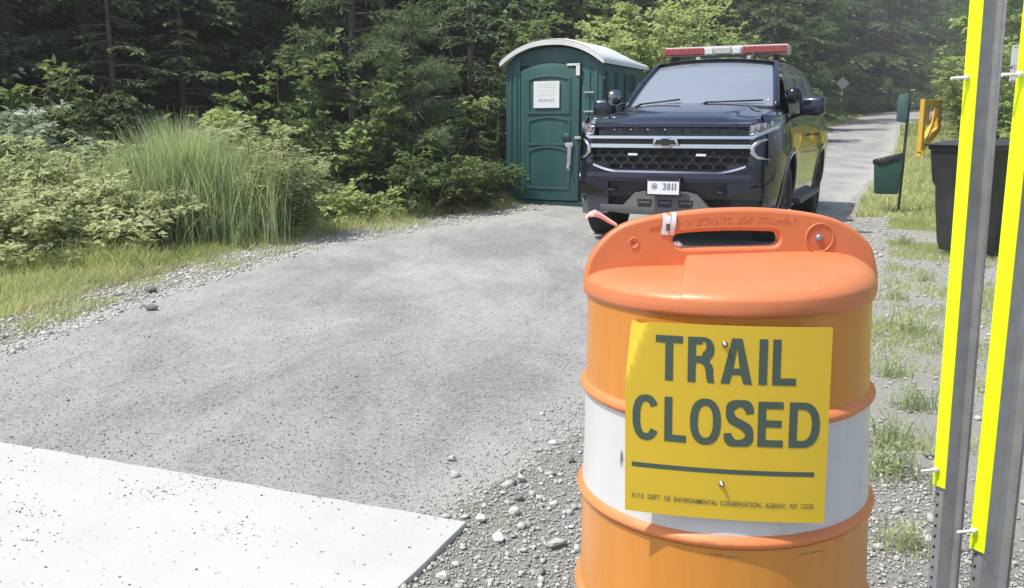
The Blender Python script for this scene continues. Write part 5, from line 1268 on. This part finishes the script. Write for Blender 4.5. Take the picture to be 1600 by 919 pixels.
sk = [(-.66, .395), (-.42, .395), (-.30, .52), (-.20, .54), (.20, .54), (.30, .52), (.42, .395), (.66, .395), (.64, .335), (.40, .31), (-.40, .31), (-.64, .335)]
mb = MB(); mb.prism(sk, -.965, -.90, 'y', bev=.008); skp = part(mb, 'skid_plate', 'skid', sm=40)
for x in (-.2, 0, .2):
    mb = MB(); mb.prism([(x-.075, .46), (x+.075, .46), (x+.065, .385), (x-.065, .385)], -.9665, -.955, 'y'); part(mb, 'skid_slot', 'trim', skp)
    mb = MB(); mb.box((x, -.967, .43), (.11, .006, .018)); part(mb, 'slot_bar', 'lampw' if False else 'skid', skp)
# number plate
mb = MB(); mb.box((.0, -1.035, .595), (.335, .016, .185), bev=.006); fr_ = part(mb, 'plate_frame', 'gloss')
mb = MB(); mb.box((.0, -1.044, .590), (.305, .006, .150), bev=.003); pl = mb.build('number_plate', M['paper'], CAR)
mb = MB(); mb.box((.0, -1.0475, .653), (.300, .002, .026)); part(mb, 'plate_header', 'paint', pl)
def ptxt(t, box, m='ink_d'): me = text_mesh(t, 0, .025, box); map_mesh(me, lambda v: Vector((v.x, -1.0482, v.y))); return mobj('plate_character', me, M[m], pl)
M['ink_d'] = mat('plate_ink', (.16, .17, .2), .7)
for i, (ch, a, b) in enumerate((('3', -.005, .03), ('8', .037, .072), ('1', .083, .098), ('1', .110, .125))): ptxt(ch, (a, .555, b, .622))
mb = MB(); mb.lathe([(.0001, 0), (.030, 0)], c=(-.085, -1.0478, .59), axis='y', n=28); part(mb, 'plate_seal', 'ink_d', pl)
for a_, m_ in ((.022, 'paper'), (.016, 'ink_d')):
    mb = MB(); mb.lathe([(.0001, 0), (a_, 0)], c=(-.085, -1.0480-(.001 if a_ < .02 else 0), .59), axis='y', n=8); part(mb, 'plate_seal', m_, pl)

# greenhouse
def wsh(u, v):
    a = u*2-1; b0 = Vector((a*.80, .36-.16*(1-abs(a)**2.2), 1.335+.02*(1-a*a))); t0 = Vector((a*.655, 1.18-.10*(1-abs(a)**2.2), 1.845+.035*(1-a*a))); p = b0.lerp(t0, v); p.z += .03*math.sin(math.pi*v); return p
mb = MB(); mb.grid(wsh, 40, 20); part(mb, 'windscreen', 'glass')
def edge_strip(fn, w, nm='glass_edge'):
    pass
mb = MB(); mb.tube([wsh(0, t/10)+Vector((-.008, -.004, .006)) for t in range(11)], .036, 8); mb.tube([wsh(1, t/10)+Vector((.008, -.004, .006)) for t in range(11)], .036, 8); mb.tube([wsh(t/20, 1)+Vector((0, .02, .0)) for t in range(21)], .030, 8); part(mb, 'pillar_frame', 'paint')
mb = MB(); mb.tube([wsh(t/20, 0)+Vector((0, -.03, -.02)) for t in range(21)], .045, 8); part(mb, 'cowl', 'trim')
RL = [(1.10, 1.845), (1.6, 1.875), (2.6, 1.885), (3.6, 1.865), (4.15, 1.81)]
def roof(u, v):
    a = u*2-1; y = 1.12+3.05*v; y2 = y-.10*(1-a*a)*(1-v)**6; z = lerp(RL, y)+.052*(1-abs(a)**2.4); return Vector((a*.70, y2, z))
mb = MB(); mb.grid(roof, 30, 40); part(mb, 'roof', 'paint')
for s in (1, -1):
    mb = MB(); mb.tube([(s*.60, y, lerp(RL, y)+.055) for y in (1.4, 1.6, 2.6, 3.5, 3.9)], .014, 8); part(mb, 'roof_rail', 'trim')
    def sg(u, v, s=s, y0=.40, y1=4.3):
        yb_ = y0+(y1-y0)*u; yt_ = max(1.14, min(4.16, 1.14+(yb_-.40)*(3.02/3.9))); zb2, zt2 = 1.255, lerp(RL, yt_)-.005
        return Vector((s*(.945-(.245)*v-.03*v*v*0), yb_+(yt_-yb_)*v, zb2+(zt2-zb2)*v))
    for a, b in ((.10, .30), (.325, .565), (.59, .93)):
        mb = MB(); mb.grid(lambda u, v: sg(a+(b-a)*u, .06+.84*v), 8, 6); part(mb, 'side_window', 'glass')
    mb = MB()
    for a, b in ((.0, .10), (.30, .325), (.565, .59), (.93, 1.0)): mb.grid(lambda u, v: sg(a+(b-a)*u, v)+Vector((s*.004, 0, 0)), 2, 8)
    mb.grid(lambda u, v: sg(u, .06*v)+Vector((s*.003, 0, 0)), 30, 1); mb.grid(lambda u, v: sg(u, .90+.10*v)+Vector((s*.003, 0, 0)), 30, 1); part(mb, 'side_pillars', 'paint')
    # mirror and spotlight
    mb = MB(); mb.box((0, 0, 0), (.26, .13, .195), bev=.045); mr = part(mb, 'mirror', 'paint', sm=60); mr.location = (s*1.14, .62, 1.36); mr.rotation_euler = (0, 0, s*-.15)
    mb = MB(); mb.tube([(s*.93, .66, 1.27), (s*1.08, .64, 1.30)], .03, 8); part(mb, 'mirror_arm', 'trim')
    mb = MB(); mb.lathe([(.0001, .085), (.05, .075), (.078, .045), (.088, 0), (.086, -.04), (.080, -.05), (.074, -.042), (.0001, -.048)], axis='y', n=28); sp_ = part(mb, 'spotlight', 'gloss' if s > 0 else 'spot'); sp_.location = (s*.97, .40, 1.47); sp_.rotation_euler = (0, 0, s*.4+math.pi)
    mb = MB(); mb.tube([(s*.86, .55, 1.40), (s*.93, .42, 1.39), (s*.97, .41, 1.41)], .014, 8); part(mb, 'spotlight_arm', 'chrome')
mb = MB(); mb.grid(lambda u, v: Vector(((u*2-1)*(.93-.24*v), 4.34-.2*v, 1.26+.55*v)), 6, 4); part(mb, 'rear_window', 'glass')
# wipers, dashboard, seats, papers
for x0_, x1_ in ((-.62, -.18), (.12, .66)):
    mb = MB(); p0_, p1_ = wsh((x0_/.8+1)/2, .03)+Vector((0, -.03, .03)), wsh((x1_/.78+1)/2, .085)+Vector((0, -.02, .03)); mb.tube([p0_, p1_], .009, 6); mb.tube([p0_, p0_+Vector((-.05, -.05, -.03))], .012, 6); part(mb, 'wiper', 'trim')
mb = MB(); mb.box((0, .88, 1.16), (1.5, .7, .26), bev=.06); mb.box((0, 2.2, .75), (1.7, 3.6, .3)); part(mb, 'dashboard', 'seat')
for x in (-.4, .4):
    mb = MB(); mb.box((x, 1.75, 1.1), (.5, .16, .75), bev=.06); mb.box((x, 1.76, 1.58), (.26, .11, .2), bev=.045); part(mb, 'seat', 'seat')
mb = MB(); mb.box((0, 2.0, 1.35), (1.5, .02, .7)); part(mb, 'partition', 'seat')
mb = MB(); mb.lathe([(.17, -.012), (.185, 0), (.17, .012), (.155, 0), (.17, -.012)], c=(.4, 1.2, 1.32), axis='y', n=28); part(mb, 'steering_wheel', 'trim')
mb = MB(); mb.poly([(.28, .52, 1.37), (.60, .50, 1.365), (.60, .70, 1.385), (.30, .72, 1.385)]); part(mb, 'paper', 'paper')
mb = MB(); p_ = wsh(.93, .13)+Vector((0, .012, -.006)); mb.box(p_, (.075, .004, .085), rot=Matrix.Rotation(-.9, 3, 'X').to_euler()); part(mb, 'window_sticker', 'paper')
mb = MB(); p_ = wsh(.38, .90)+Vector((0, .02, -.01)); mb.box(p_, (.16, .03, .035), bev=.008); part(mb, 'rear_mirror', 'seat')
# light bar
LB = 1.46
mb = MB(); mb.box((0.02, 1.68, 2.03), (LB, .30, .115), bev=.028); bar = part(mb, 'light_bar', 'barrim', sm=40)
for x, w, m_ in ((-.495, .50, 'red'), (.475, .53, 'red'), (-.185, .10, 'lampw'), (.155, .09, 'lampw'), (-.018, .20, 'chrome')):
    mb = MB(); mb.box((x*.97+.02, 1.66, 2.03), (w*.96, .30, .086), bev=.012); part(mb, 'lamp_module', m_, bar)
    if m_ == 'red':
        mb = MB()
        for i in range(9): mb.box((x-w/2+.04+i*(w-.08)/8, 1.509, 2.03), (.004, .006, .078))
        part(mb, 'lens_rib', 'red', bar)
for x in (-.6, -.3, .3, .6):
    mb = MB(); mb.box((x, 1.68, 1.955), (.05, .2, .08)); part(mb, 'mount_foot', 'chrome' if abs(x) < .5 else 'trim', bar)
mb = MB(); mb.prism([(1.28, 1.90), (1.46, 1.91), (1.44, 1.985), (1.40, 1.985)], .36, .40, 'x', bev=.006); part(mb, 'antenna', 'trim')
# ------------------------------------------------------------------ thin haze over the far trees, added also to lift the dark tones
hm = bpy.data.materials.new('haze'); hm.use_nodes = True; t = hm.node_tree; t.nodes.remove(t.nodes['Principled BSDF'])
pv = t.nodes.new('ShaderNodeVolumePrincipled'); pv.inputs['Color'].default_value = (.97, .98, .96, 1); pv.inputs['Density'].default_value = .0022; pv.inputs['Anisotropy'].default_value = .3
t.links.new(pv.outputs[0], t.nodes['Material Output'].inputs['Volume'])
mb = MB(); mb.box((60, 150, 22), (760, 1200, 48)); tag(mb.build('haze', hm), kind='stuff')
